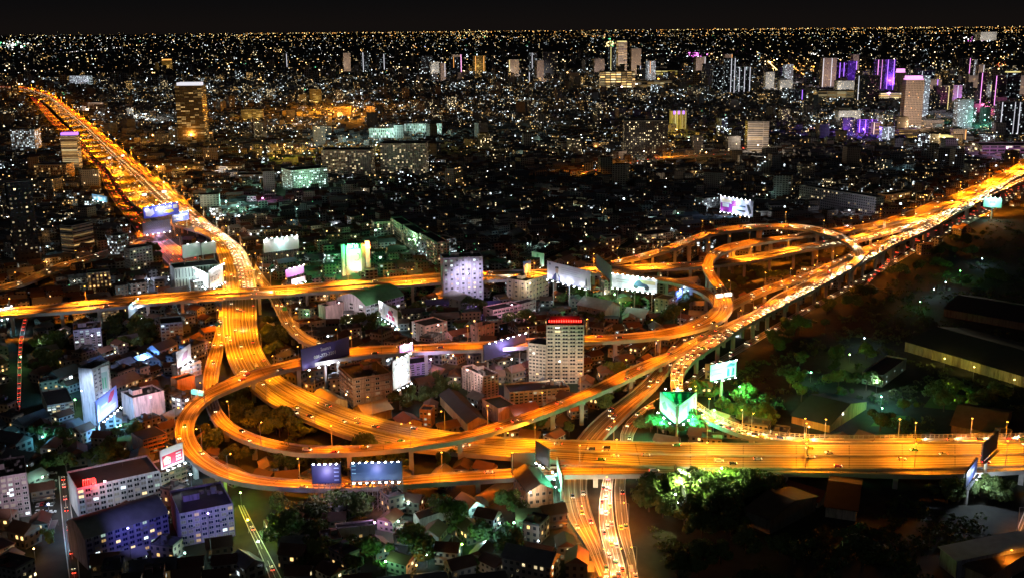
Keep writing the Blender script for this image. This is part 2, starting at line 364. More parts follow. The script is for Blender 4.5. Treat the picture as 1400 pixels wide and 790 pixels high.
RD['service'] = road('service', 'ground road with light traffic beside the elevated lanes on the right', [(853,620,872,620,.1),(846,600,862,605,.1),(855,576,876,577,.1),(877,557,894,563,.1),(901,543,912,550,.1),(935,524,940,530,.1),(960,503,966,509,.1),(997,481,1005,486,.1),(1040,455,1046,461,.1),(1085,429,1092,434,.1),(1124,409,1130,413,.1),(1172,383,1178,387,.1),(1226,352,1232,356,.1),(1285,317,1290,323,.1),(1332,294,1337,300,.1),(1400,256,1404,262,.1),(1480,215,1484,221,.1)], 3, False, ASPH)
RD['service2'] = road('service2', 'second ground road behind the right viaduct', [(1180,392,1186,389,.1),(1226,344,1232,346,.1),(1284,310,1290,315,.1),(1332,288,1336,293,.1),(1400,248,1404,254,.1),(1480,206,1484,212,.1)], 3, False, ASPH)
RD['street_i'] = road('street_i', 'wide street passing under the expressway near the bottom middle', [(822,800,838,800,.2),(819,790,836,790,.2),(797,740,818,732,.2),(779,717,812,711,.2),(770,684,803,682,.2),(768,655,802,655,.2),(774,625,812,625,.2),(787,603,822,603,.4),(808,578,844,582,2),(837,555,872,553,4),(865,535,893,535,6),(893,508,910,515,8),(910,484,925,492,10),(928,463,945,472,11),(950,447,965,457,12),(975,429,985,440,12),(1003,411,1003,421,12),(1053,389.5,1053,398.5,12.5),(1106,373,1100,382,13),(1150,352.5,1147,360,13.5),(1180,339,1180,346,14),(1227,322,1227,327,15),(1262,311,1264,314,15.5)], 4, True, None, None, False, pierskip=1.2)
RD['street_j'] = road('street_j', 'street of white traffic sweeping under the expressway at the bottom', [(838,800,861,800,.25),(835,790,858.5,790,.25),(826,750,848,748,.25),(819,723,841,723,.25),(819,685,837,684,.25),(825,653,838,653,.25),(830,630,845,630,.25),(836,608,854,612,.25)], 4, False, ASPH)
RD['street_k'] = road('street_k', 'narrow orange street beside the bottom junction', [(862,800,873,798,.2),(859.5,770,870,770,.2),(846,730,862,735,.2),(841.5,700,858,700,.2),(840,655,854,655,.2),(848,630,862,630,.2)], 2, False, ASPH)
RD['b'] = road('b', 'long straight elevated expressway crossing the picture from left to upper right',
 [(-80,432,-80,441,18),(0,423,0,433,18),(101,414,101,426.5,18),(202,404,202,416.5,18),(307,396.5,307,408,18),(380,392.5,380,404.5,18),(422,389,422,401.5,18),(561,378,561,391,18),(606,374,606,387,18),(700,370.5,700,383,18),(760,369,760,379.5,18),(837,364.5,837,373,18),(900,361.5,900,369.5,18),(959,358,959,366,18),(1020,350,1020,359.5,18),(1093,336,1093,345,18),(1154,325.5,1154,333.5,18),(1180,320,1180,329,18),(1227,306,1227,317,18),(1275,290,1275,302,18),(1322,271,1322,281,18),(1370,246.5,1370,256,18),(1400,230.5,1400,239.5,18),(1500,190,1500,199,18)],
 6, True, None, None, False, divide=[.5])
RD['f'] = road('f', 'ramp leaving the upper right expressway and turning back in a tight loop', [(1500,180,1500,189.5,18.1),(1400,221,1400,230,18.1),(1370,237,1370,246,18.1),(1322,259,1322,270,18.1),(1275,276.5,1275,289,18.1),(1227,295,1227,304,18.5),(1180,307.5,1180,314,19),(1142,313,1138,320,20),(1110,317,1104,323.5,21.5),(1076,323,1070,329,23),(1035,328,1035,334.5,24.5),(996,334,1004,341,26),(972,344,985,349.5,27),(961.5,357,976,357.5,27),(960,366,974,364,27),(966,379,978,375,26),(977,396,989,390.5,24),(986,408,999,404.5,23),(988,421,1002.5,416,22)], 3, True)
RD['s'] = road('s', 'slip ramp dropping from the straight expressway towards the outer loop', [(835,370,835,375.5,18.2),(897,379,897,384.5,19),(927,382,922,388,20),(950,389,944,395,20.5),(971,398,962,403.5,21),(984,408,972,413,21.8),(989,418,975,421,22.1)], 2, True)
RD['e'] = road('e', 'outer loop ramp sweeping round the left side of the interchange', [(1002.5,408,974,415,22),(1002,424.5,974,422.7,22),(989,438.6,957,434.5,22),(966,449,930.6,446.6,21.5),(922,460,886,454.6,21),(868.6,466,850,457.5,20.5),(803,469,803,459.5,20),(742,473,742,462,20),(661,479,661,468,20),(600,481,600,470.5,20),(546,484,546,473,20),(479,489,479,475.5,20),(412,501.5,410,491,19.5),(368,512.6,359.6,502,19),(331,527,321,515,18.5),(301,540,297,526.5,18),(290,545.5,270.5,541,17.5),(272.5,560,252,557,17),(265.4,576,240,577,16.5),(264.4,595,237.5,601,16),(276.6,617,252,624,15),(301,635,277,644,14),(331,647.4,311,657,13),(372,654.5,351.5,665.6,12),(430,658,430,670,11),(480,660,480,669.5,10.5),(553,652.5,553,664.5,10),(630,646,630,659.5,9.5),(700,642,700,655,9),(773,638.5,770,651,9),(811,637.8,811,650.8,9),(870,638.4,870,650,9),(939,640.6,939,647.8,9),(1020,641.6,1020,647.8,9),(1103,642.1,1103,648,9),(1200,642.6,1200,649.5,9),(1270,642.2,1270,651,9),(1316,641.2,1316,650,9),(1400,637.6,1400,644,9),(1520,632.6,1520,637,9)], 3, True, None, None, False)
RD['h'] = road('h', 'highest flyover arching over the straight expressway in a broad hook', [(835,358,835,361.5,18.5),(876,348,876,354,20),(916,336,916,343.6,22),(947,324,950.6,330,24),(972,314.5,977,321,26),(1009,309,1009,315.7,28),(1035,307.7,1044,312.5,29),(1074,306.8,1076,312,30),(1110,309.5,1108,316,30),(1138,317,1133,323,29.5),(1159,325,1152,331,29),(1176,335.5,1164,339,27),(1183,347,1170,348,24),(1180,357,1166,355,21),(1168,366,1154,363,17.5),(1158,372,1146,368,16.05)], 3, True, None, None, False)
RD['r'] = road('r', 'slip ramp peeling off the expressway towards the billboard with a phone number', [(346,370,349,362,9.2),(352,386,362,380,9.4),(360,396,371,392,9.8),(368.7,408,380,407,10.5),(375.7,422,391,422,11.5),(386,442,402,440,13),(398,457,413,453,15),(412,467,428,463,17),(436,478,445,471,19),(470,486,478,476,20.02)], 2, True)
RD['l'] = road('l', 'orange lit elevated side road at the left edge', [(-60,412,-60,402,6),(24,393,24,385,6),(69,375.5,66,366,6),(106,362,101,356,6),(138,353,133,346.5,6),(163,345.5,160,338,6),(200,330,200,324,6)], 2, True, None, None, True)
RD['far'] = road('far', 'thin orange flyover far off in the middle of the city', [(795,240,795,237,8),(828,231,828,228.5,8),(860,225,860,222.5,8),(903,218.5,903,216,8),(948,215,948,212.5,8),(1010,212,1010,210,8)], 2, True, None, None, True, piers=False)
RD['alley'] = road('alley', 'narrow red lit alley at the left', [(24,560,27,560,.1),(24,520,29,520,.1),(25,480,30,480,.1),(28,452,34,452,.1),(32,436,38,436,.1)], 1, False, ASPHD)
RD['lane'] = road('lane', 'yellow green lit lane at the bottom left', [(372,800,390,800,.1),(360,765,372,765,.1),(346,735,356,735,.1),(334,710,343,710,.1),(326,690,333,690,.1)], 2, False, ASPHD)
RD['corner'] = road('corner', 'orange street cutting the bottom right corner', [(1366,800,1380,800,.1),(1384,740,1398,742,.1),(1404,690,1420,694,.1)], 3, False, ASPH)
RD['leftst'] = road('leftst', 'pale lit street between apartment blocks at bottom left', [(96,800,110,800,.1),(88,740,104,738,.1),(84,700,98,700,.1),(80,650,92,650,.1)], 2, False, ASPHD)
RD['orange'] = road('orange', 'wide orange lit open road in the upper right district', [(1050,86,1053,85,.1),(1058,93,1062,92,.1),(1072,109,1076,108,.1)], 2, False, ASPH)
# ---------------------------------------------------------------- street lamps with real light
def lamp_meshes(hgt, arm, col, key):
    m = MB(); m.tube((0, 0, 0), (0, 0, hgt), .22, .12, 6); m.tube((0, 0, hgt), (arm, 0, hgt + .5), .1, .08, 5); pole = m.mesh('pole', [M_STEEL])
    m = MB(); m.box(arm, 0, hgt + .35, 1.3, .5, .3); m.tube((arm, 0, hgt + .36), (arm, 0, hgt + .1), .5, .28, 8, 1); head = m.mesh('lamp_head', [M_STEEL, glow('lamp_glass_' + key, col, 22)])
    return pole, head
LM = {'sodium': lamp_meshes(14, 2.6, (1, .40, .04), 'sodium'), 'white': lamp_meshes(9, 1.8, (.9, 1, 1), 'white')}
NL = 0
def street_lamp(p, ang, kind, col, power, label, group, cone=145):
    global NL; NL += 1
    r = empty('street_lamp', p, ang); tag(r, label, 'street lamp', group)
    po, he = LM[kind]; link('pole', po, r); link('lamp_head', he, r)
    arm = 2.6 if kind == 'sodium' else 1.8; h = 14 if kind == 'sodium' else 9
    light(r, (arm, 0, h + .05), 'SPOT', col, power, .3, cone, (arm + h * .45, 0, 0))
    return r
def lamps_along(rn, where, spacing, power, col=SODIUM, sides=(0, 1), kind='sodium', alt=True, start=10, limit=200, clip=(-60, 1460, 112, 815)):
    S = ROADS[rn]; cum = 0; nxt = start; k = 0; n = 0
    for i in range(len(S) - 1):
        m0 = (S[i][0] + S[i][1]) / 2; m1 = (S[i + 1][0] + S[i + 1][1]) / 2; cum += float(np.linalg.norm(m1 - m0))
        if cum < nxt: continue
        dist = math.hypot(m0[0], m0[1]); far = max(1.0, (dist / 1100) ** (1.02 if rn == 'main' else 1.25))
        nxt = cum + spacing * far; px, py = P(m0)
        if not (clip[0] < px < clip[1] and clip[2] < py < clip[3]): continue
        k += 1
        if any(T[q][0][2] > m0[2] + 2 and math.hypot((T[q][0][0] + T[q][1][0]) / 2 - m0[0], (T[q][0][1] + T[q][1][1]) / 2 - m0[1]) < np.linalg.norm(T[q][0] - T[q][1]) / 2 + 9 for on, T in ROADS.items() if on != rn for q in range(0, len(T), 2)): continue
        for sd in ([sides[k % 2]] if alt and len(sides) == 2 else sides):
            e = S[i][sd]; o = S[i][1 - sd]; dv = (o - e) / np.linalg.norm(o - e); ang = math.atan2(dv[1], dv[0])
            p = e + dv * .6; n += 1
            street_lamp((p[0], p[1], p[2] + .02), ang, kind, col, power * far * (2.0 if dist > 1500 else 1), 'orange street lamp on a tall pole ' + where, 'street lamps ' + where, 126 if rn in ('b', 'f', 'h', 'white', 'ringd', 'street_i') and py < 470 else 145)
            if n >= limit: return n
    return n
K = 36000.0
lamps_along('main', 'along the wide curving expressway', 52, K * 1.75, (1, .29, .004), alt=False)
lamps_along('red', 'along the reddish frontage road at the left', 75, K * 4.5, (1, .15, .008))
lamps_along('b', 'along the long straight elevated expressway', 52, K * 9.5, (1, .26, .01), start=1, clip=(-60, 1460, 180, 815))
lamps_along('ringd', 'along the inner ramp', 42, K * 2.3, (1, .19, .003))
lamps_along('e', 'along the outer loop ramp', 36, K * 1.9, (1, .21, .003), clip=(-60, 860, 112, 815))
lamps_along('e', 'along the outer loop beside the diagonal road', 36, K * 1.7, (1, .20, .003), clip=(860, 1100, 380, 480))
lamps_along('h', 'along the high arched flyover', 40, K * 2.3, (1, .25, .012))
lamps_along('f', 'along the tight looping ramp', 42, K * 2.4, (1, .2, .004))
lamps_along('white', 'along the curving lower carriageway', 42, K * 1.6, (1, .3, .03), sides=(0,))
lamps_along('white', 'along the bend behind the three sided billboard', 30, K * 1.6, (1, .3, .02), sides=(1,), clip=(900, 1120, 500, 606))
lamps_along('street_i', 'along the wide street under the expressway', 44, K * 2.0, (1, .18, .003))
lamps_along('street_j', 'along the street at the bottom', 36, K * .7, (1, .5, .2))
lamps_along('street_k', 'along the narrow bottom street', 40, K * .55, SODIUM, sides=(1,))
lamps_along('service', 'along the ground road beside the right viaduct', 48, K * .3, SODIUM, sides=(0,))
lamps_along('service2', 'along the second ground road behind the right viaduct', 60, K * .6, (1, .25, .03), sides=(1,))
lamps_along('s', 'along the slip ramp behind the white billboard', 45, K * .5, SODIUM, sides=(0,))
lamps_along('r', 'along the slip ramp by the small white house', 40, K * .7, SODIUM, sides=(1,))
lamps_along('l', 'along the side road at the left edge', 45, K * .7, SODIUM, sides=(0,))
lamps_along('far', 'along the thin far flyover', 70, K * 1.2, SODIUM, sides=(0,))
lamps_along('corner', 'along the bottom right corner street', 45, K * .35, SODIUM, sides=(0,))
lamps_along('orange', 'along the open road at upper right', 100, K * 3, (1, .5, .15), clip=(900, 1460, 70, 815))
print('LAMPS', NL)

def gantry(rn, px, label, sign, two=True, cat='sign gantry'):
    S = ROADS[rn]; i = min(range(1, len(S) - 1), key=lambda k: abs(P((S[k][0] + S[k][1]) / 2)[0] - px[0]) + abs(P((S[k][0] + S[k][1]) / 2)[1] - px[1]))
    a, b = S[i]; c = (a + b) / 2; W = float(np.linalg.norm(b - a)); ang = math.atan2(b[1] - a[1], b[0] - a[0]); r = empty('sign_gantry', (c[0], c[1], c[2] + .03), ang); tag(r, label, cat)
    for s in (-1, 1):
        m = MB(); m.tube((s * (W / 2 - .8), 0, 0), (s * (W / 2 - .8), 0, 7.6), .3, .25, 8); m.build('post', M_STEEL, r)
    m = MB()
    for y in (-.5, .5):
        for z in (6.4, 7.5): m.beam((-W / 2 + .8, y, z), (W / 2 - .8, y, z), .2, .2)
    n = max(3, int(W / 2.5))
    for q in range(n):
        x0 = -W / 2 + .8 + (W - 1.6) * q / n; x1 = x0 + (W - 1.6) / n; m.beam((x0, -.5, 6.4), (x1, -.5, 7.5), .1, .1); m.beam((x0, .5, 7.5), (x1, .5, 6.4), .1, .1)
    m.build('truss', M_STEEL, r)
    for x in ([-.22, .2] if two else [0]):
        for sy in (-.75, .75):
            m = MB(); m.box(x * W, sy, 5.7, min(7, W * .36), .12, 3.0); m.build('sign_panel', sign, r)
SG = glow('sign_teal', (.3, 1, .8), 1.1); SW = glow('sign_white', (1, .95, .8), 1.6); SGR = plain('sign_green', (.02, .2, .08), .5)
gantry('e', (262, 548), 'teal lit sign gantry over the outer loop at its far left bend', SG); gantry('e', (990, 415), 'white lit sign gantry where the ramps meet below the tight loop', SW)
gantry('b', (1205, 312), 'white lit sign gantry on the straight expressway before the upper right', SW); gantry('main', (1103, 625), 'tall frame gantry across the wide expressway at right', SGR)
gantry('ringd', (305, 455), 'thin frame gantry at the start of the inner ramp', SGR); gantry('r', (392, 432), 'dark sign gantry over the slip ramp by the small white house', SGR, False)
gantry('main', (160, 212), 'upper toll canopy across the far left expressway', SW, True, 'toll canopy'); gantry('main', (212, 262), 'lower toll canopy across the far left expressway', SW, True, 'toll canopy')

# ---------------------------------------------------------------- traffic: parked still, lamps lit
HEADL = glow('headlight_lens', (1, .8, .5), 10); TAILL = glow('taillight_lens', (1, .05, .02), 12)
GLASS = plain('car_glass', (.02, .025, .03), .12, 0, 0); TYRE = plain('tyre_rubber', (.02, .02, .02), .9)
def car_mesh(col, name, van=False, full=False):
    m = MB(); L, W = (4.5, 1.8) if not van else (5.2, 1.95); hw = W / 2
    prof = [(-L / 2, .35), (L / 2, .35), (L / 2, .75), (L / 2 - .2, .9)] + ([(1.0, 1.0), (.35, 1.45), (-1.25, 1.45), (-1.9, 1.02), (-L / 2, .95)] if not van else [(1.75, 1.1), (1.2, 1.95), (-L / 2 + .1, 2.0), (-L / 2, 1.0)])
    for s in (-1, 1):
        pts = [(x, s * hw * (1 if z < 1.05 else .86), z) for x, z in prof]; m.face(pts if s < 0 else pts[::-1], 0)
    for i in range(len(prof)):
        a, b = prof[i], prof[(i + 1) % len(prof)]; ka = hw * (1 if a[1] < 1.05 else .86); kb = hw * (1 if b[1] < 1.05 else .86)
        glass = (a[1] < 1.15 and b[1] > 1.4) or (a[1] > 1.4 and b[1] < 1.1 and not van)
        m.face([(a[0], -ka, a[1]), (a[0], ka, a[1]), (b[0], kb, b[1]), (b[0], -kb, b[1])][::-1], 1 if glass else 0)
    for s in (-1, 1):
        z0, z1 = (1.05, 1.38) if not van else (1.2, 1.75); x0, x1 = (-1.5, .75) if not van else (-1.8, 1.4)
        m.face([(x0, s * (hw * .97 + .0), z0), (x1, s * hw * .97, z0), (x1 - .5, s * (hw * .88 + .012), z1), (x0 + .4, s * (hw * .88 + .012), z1)], 1)
        for x in (-L / 2 + .85, L / 2 - .85): m.tube((x, s * hw * .8, .32), (x, s * (hw + .02), .32), .32, None, 8, 2)
        if full:
            m.box(L / 2, s * .62, .58, .12, .4, .26, 0, 3); m.box(-L / 2, s * .62, .72, .12, .4, .24, 0, 4)
    return m.mesh(name, [plain('car_paint_' + name + str(col), col, .3, .2, .03), GLASS, TYRE, HEADL, TAILL])
CARP = [(.75, .75, .75), (.5, .5, .52), (.03, .03, .035), (.4, .03, .03), (.75, .75, .72), (.08, .12, .3), (.8, .75, .1), (.7, .15, .4), (.1, .4, .15)]
CN = {0: 'white', 1: 'silver', 2: 'black', 3: 'dark red', 4: 'off white', 5: 'blue', 6: 'yellow', 7: 'pink', 8: 'green'}
CM = [car_mesh(c, 'car') for c in CARP]; CMF = [car_mesh(c, 'car_far', False, True) for c in CARP]; VM = car_mesh((.7, .7, .7), 'van', True, False); VMF = car_mesh((.7, .7, .7), 'van_far', True, True)
lm = MB(); lm.box(0, 0, 0, .12, .46, .28); HLM = lm.mesh('headlight', [HEADL]); lm = MB(); lm.box(0, 0, 0, .12, .46, .26); TLM = lm.mesh('taillight', [TAILL])
CARS = []
def traffic(rn, lanes, gap, direction, prob=1.0, clip=(-20, 1420, 112, 800), f0=.06, f1=.94, beam=0):
    """direction +1: towards the last point of the road; a list gives it lane by lane"""
    S = ROADS[rn]; cum = [0]
    mids = [(a + b) / 2 for a, b in S]
    for i in range(len(S) - 1): cum.append(cum[-1] + float(np.linalg.norm(mids[i + 1] - mids[i])))
    for k in range(lanes):
        f = f0 + (f1 - f0) * (k + .5) / lanes; s = random.uniform(0, gap); i = 0
        dr = direction[k] if isinstance(direction, (list, tuple)) else direction
        while s < cum[-1]:
            while i < len(S) - 2 and cum[i + 1] < s: i += 1
            t = (s - cum[i]) / max(1e-6, cum[i + 1] - cum[i]); a = S[i][0] * (1 - t) + S[i + 1][0] * t; b = S[i][1] * (1 - t) + S[i + 1][1] * t
            p = a + (b - a) * f; d = mids[i + 1] - mids[i]; px, py = P(p)
            s += gap * random.uniform(.55, 1.6)
            if not (clip[0] < px < clip[1] and clip[2] < py < clip[3]) or random.random() > prob: continue
            CARS.append((p, math.atan2(d[1] * dr, d[0] * dr), math.atan2(d[2] * dr, math.hypot(d[0], d[1])), math.hypot(p[0], p[1]), rn, beam, dr))
traffic('main', 10, 130, [1, 1, 1, 1, 1, -1, -1, -1, -1, -1])
traffic('main', 4, 13, [1, 1, -1, -1], 1, (-20, 420, 112, 400), .45, .95)
traffic('red', 4, 40, -1)
traffic('b', 6, 150, [1, 1, 1, -1, -1, -1])
traffic('b', 2, 11, -1, 1, (1120, 1420, 200, 400), .58, .93)
traffic('white', 3, 13, 1, 1, (900, 1420, 200, 602), .05, .95, 1)
traffic('h', 2, 22, 1); traffic('f', 2, 80, 1); traffic('ringd', 3, 95, 1); traffic('e', 3, 110, 1, 1, (-20, 1020, 112, 800))
traffic('street_i', 4, 60, -1); traffic('street_j', 3, 15, 1, 1, (-20, 1420, 112, 800), .06, .94, 1); traffic('street_k', 2, 45, 1)
traffic('service', 2, 26, -1); traffic('service2', 3, 30, 1); traffic('r', 2, 50, 1); traffic('l', 2, 40, -1); traffic('alley', 1, 14, 1); traffic('far', 2, 40, 1); traffic('corner', 2, 50, 1); traffic('lane', 1, 30, 1); traffic('leftst', 1, 18, 1)
WHERE = {'main': 'on the wide curving expressway', 'red': 'on the reddish frontage road', 'b': 'on the long straight elevated expressway', 'white': 'on the curving lower carriageway', 'h': 'on the high arched flyover', 'f': 'on the tight looping ramp',
 'ringd': 'on the inner ramp', 'e': 'on the outer loop ramp', 'street_i': 'on the wide street under the expressway', 'street_j': 'on the bright street at the bottom', 'street_k': 'on the narrow bottom street', 'service': 'on the ground road beside the viaduct',
 'service2': 'on the ground road behind the viaduct', 'r': 'on the slip ramp', 's': 'on the slip ramp behind the white billboard', 'l': 'on the side road at the left edge', 'alley': 'in the narrow red lit alley', 'far': 'on the far flyover', 'corner': 'on the corner street', 'lane': 'in the green lit lane', 'leftst': 'in the pale street between blocks'}
def build_cars():
    CARS.sort(key=lambda c: c[3]); NB = 0; NF = 0
    far = []
    for n, (p, az, pitch, dist, rn, beam, dr) in enumerate(CARS):
        ci = random.choice([0, 0, 1, 1, 2, 2, 3, 4, 5, 6, 7, 8]); van = random.random() < .12
        if n >= 268:
            far.append((p, az, pitch, ci, van))
            if rn in ('white', 'h', 'main', 'b') and dr == -1 or rn in ('white', 'h'):
                NF += 1
                if NF % 3 == 0 and NF < 480: light(None, (p[0] + 2.6 * math.cos(az), p[1] + 2.6 * math.sin(az), p[2] + 1.4), 'SPOT', (1, .8, .5), 22000, .3, 100, (p[0] + 18 * math.cos(az), p[1] + 18 * math.sin(az), p[2] - .5), .9, 'headlight_beam')
            continue
        near = n < 170
        me = (VM if van else CM[ci]) if near else (VMF if van else CMF[ci])
        o = link('van' if van else 'car', me, None, (p[0], p[1], p[2] + .05)); o.rotation_euler = (0, -pitch, az)
        c = 'white' if van else CN[ci]
        lab = '%s %s with lit lamps driving %s' % (c, 'van' if van else 'car', WHERE[rn])
        tag(o, lab, 'van' if van else 'car', 'cars ' + WHERE[rn])
        L = 2.6 if van else 2.25
        if near:
            for s in (-1, 1): link('headlight', HLM, o, (L, s * .62, .58)); link('taillight', TLM, o, (-L, s * .62, .72))
        if rn in ('street_j', 'white') and NB < 60: NB += 1; light(o, (L + .2, 0, 1.1), 'SPOT', (1, .8, .52), 9000, .2, 80, (L + 14, 0, -1.2), .9, 'headlight_beam')
    print('CARS', len(CARS), 'far', len(far))
    m = MB()
    allm = CARP.index
    mats = [plain('car_paint_far_light', (.7, .7, .7), .3, .2, .03), GLASS, TYRE, HEADL, TAILL]
    src = CMF[0]; V = np.array([v.co[:] for v in src.vertices]); FC = [tuple(p.vertices) for p in src.polygons]; MI = [p.material_index for p in src.polygons]
    vs = []; fs = []; ms = []; nV = len(V)
    for i, (p, az, pitch, ci, van) in enumerate(far):
        c, s = math.cos(az), math.sin(az); R = np.array([[c, -s, 0], [s, c, 0], [0, 0, 1]]); k = 1.0
        W_ = V * np.array([k, k, 1.25 if van else 1]); W_ = W_ @ R.T; W_[:, 2] += .05; W_ += np.array(p)
        vs.append(W_); fs += [tuple(a + i * nV for a in f) for f in FC]; ms += MI
    if vs:
        me = bpy.data.meshes.new('distant_traffic'); me.from_pydata(np.vstack(vs).tolist(), [], fs)
        for q in mats: me.materials.append(q)
        me.polygons.foreach_set('material_index', ms); me.update()
        tag(link('distant_traffic', me), 'distant traffic with lit lamps crowding the far expressways', 'traffic', kind='stuff')
build_cars()
for k in range(28):
    g = G(52 + 6.5 * (k % 4) + random.uniform(-1, 1), 636 + (k // 4) * 11 + random.uniform(-2, 2)); ci = random.choice([0, 1, 2, 3, 4, 5])
    tag(link('car', CM[ci], None, (g.x, g.y, .03), random.choice([.2, 1.77]) + random.uniform(-.05, .05)), '%s car standing unlit in the car park at bottom left' % CN[ci], 'car', 'cars in the car park at bottom left')
# ---------------------------------------------------------------- occupancy
def inpoly(x, y, poly):
    r = False; j = len(poly) - 1
    for i in range(len(poly)):
        xi, yi = poly[i]; xj, yj = poly[j]
        if (yi > y) != (yj > y) and x < (xj - xi) * (y - yi) / (yj - yi) + xi: r = not r
        j = i
    return r
class Occ:
    def __init__(s, c=5.0): s.c = c; s.d = set()
    def add(s, x, y, r):
        k = int(math.ceil(r / s.c)); cx, cy_ = int(x // s.c), int(y // s.c)
        for i in range(-k, k + 1):
            for j in range(-k, k + 1):
                if math.hypot(i, j) * s.c <= r + s.c * .5: s.d.add((cx + i, cy_ + j))
    def hit(s, x, y, r=0):
        k = int(round(r / s.c)); cx, cy_ = int(x // s.c), int(y // s.c)
        for i in range(-k, k + 1):
            for j in range(-k, k + 1):
                if (cx + i, cy_ + j) in s.d: return True
        return False
OC = Occ()
for x, y, r_ in OCC: OC.add(x, y, r_)

# ---------------------------------------------------------------- paved yards and lawns that catch the lamps
def patch(name, label, pts, mat, z=.05):
    m = MB(); g = [G(x, y, z) for x, y in pts]; m.face(g); o = m.build(name, mat)
    if o.data.polygons[0].normal.z < 0: o.data.flip_normals()
    tag(o, label, None, kind='structure')
PAVE = plain('paving', (.32, .3, .27), .9, 0, .3, .05); LAWN = plain('lawn', (.10, .2, .04), .95, 0, .35, .08)
patch('pavement', 'orange lit campus yard in the far middle left', [(408, 166), (430, 152), (500, 150), (504, 170), (470, 182), (415, 184)], PAVE)
patch('pavement', 'pale lit open square in the upper right district', [(1076, 91), (1120, 90), (1124, 108), (1092, 109)], PAVE)
patch('pavement', 'toll plaza ground between the far carriageways', [(150, 262), (196, 296), (262, 300), (252, 268), (205, 230), (180, 226)], PAVE, .03)
patch('pavement', 'forecourt of the far shopping mall', [(795, 133), (800, 124), (930, 121), (935, 130)], PAVE)
patch('field', 'amber lit stadium field at left of centre', [(352, 222), (372, 212), (440, 214), (430, 228), (370, 230)], LAWN)
patch('field', 'white lit sports pitch in the upper left', [(184, 173), (190, 164), (214, 164), (216, 173)], LAWN)
patch('lawn', 'green lit lawn above the noise fence at right', [(1190, 582), (1205, 566), (1240, 568), (1232, 582)], LAWN)
patch('lawn', 'lime lit lawn around the lamp in the dark field', [(1262, 556), (1278, 536), (1325, 540), (1322, 562)], LAWN)
patch('pavement', 'dark plot behind the plain box building', [(155, 535), (165, 505), (215, 500), (222, 540)], plain('old_paving', (.12, .12, .13), .9, 0, .3, .05))
patch('pavement', 'orange lit ground between the gardens and the slip ramp', [(364, 438), (372, 432), (384, 468), (406, 492), (392, 494), (372, 472)], PAVE)

# ---------------------------------------------------------------- hero buildings
_win = {}
LEV = {'warm': (1, .72, .33), 'cool': (.8, .97, 1), 'dim': (1, .8, .5)}
def win_mesh(kind, frame=(.5, .5, .5), key='a'):
    k = (kind, key)
    if k in _win: return _win[k]
    m = MB()
    for x0, x1, z0, z1 in ((-.5, .5, 0, .08), (-.5, .5, .92, 1), (-.5, -.43, .08, .92), (.43, .5, .08, .92), (-.03, .03, .08, .92)):
        m.face([(x0, -.12, z0), (x1, -.12, z0), (x1, -.12, z1), (x0, -.12, z1)]); m.face([(x0, 0, z1), (x0, -.12, z1), (x1, -.12, z1), (x1, 0, z1)]); m.face([(x0, 0, z0), (x1, 0, z0), (x1, -.12, z0), (x0, -.12, z0)])
        m.face([(x0, 0, z0), (x0, -.12, z0), (x0, -.12, z1), (x0, 0, z1)]); m.face([(x1, 0, z0), (x1, 0, z1), (x1, -.12, z1), (x1, -.12, z0)])
    m.face([(-.43, -.04, .08), (.43, -.04, .08), (.43, -.04, .92), (-.43, -.04, .92)], 1)
    gl = {'dark': plain('window_glass', (.015, .02, .03), .15, 0, 0), 'warm': glow('window_warm', (1, .74, .35), 1.5), 'warm2': glow('window_warm2', (1, .6, .2), .5), 'cool': glow('window_cool', (.8, .97, 1), 1.8), 'cool2': glow('window_cool2', (.7, 1, .85), .5), 'dim': glow('window_dim', (1, .8, .5), .2), 'curtain': plain('window_curtain', (.3, .28, .25), .6), 'blue': plain('window_glass_blue', (.01, .02, .09), .15, 0, 0)}[kind]
    _win[k] = m.mesh('window', [plain('window_frame' + key, frame), gl]); return _win[k]
def pick(pal, lit, glass):
    r_ = random.random()
    if r_ > lit: return 'curtain' if random.random() < .18 else glass
    k = random.choice(pal)
    return k + '2' if k != 'dim' and random.random() < .5 else k
NW = 0
HEROES = []
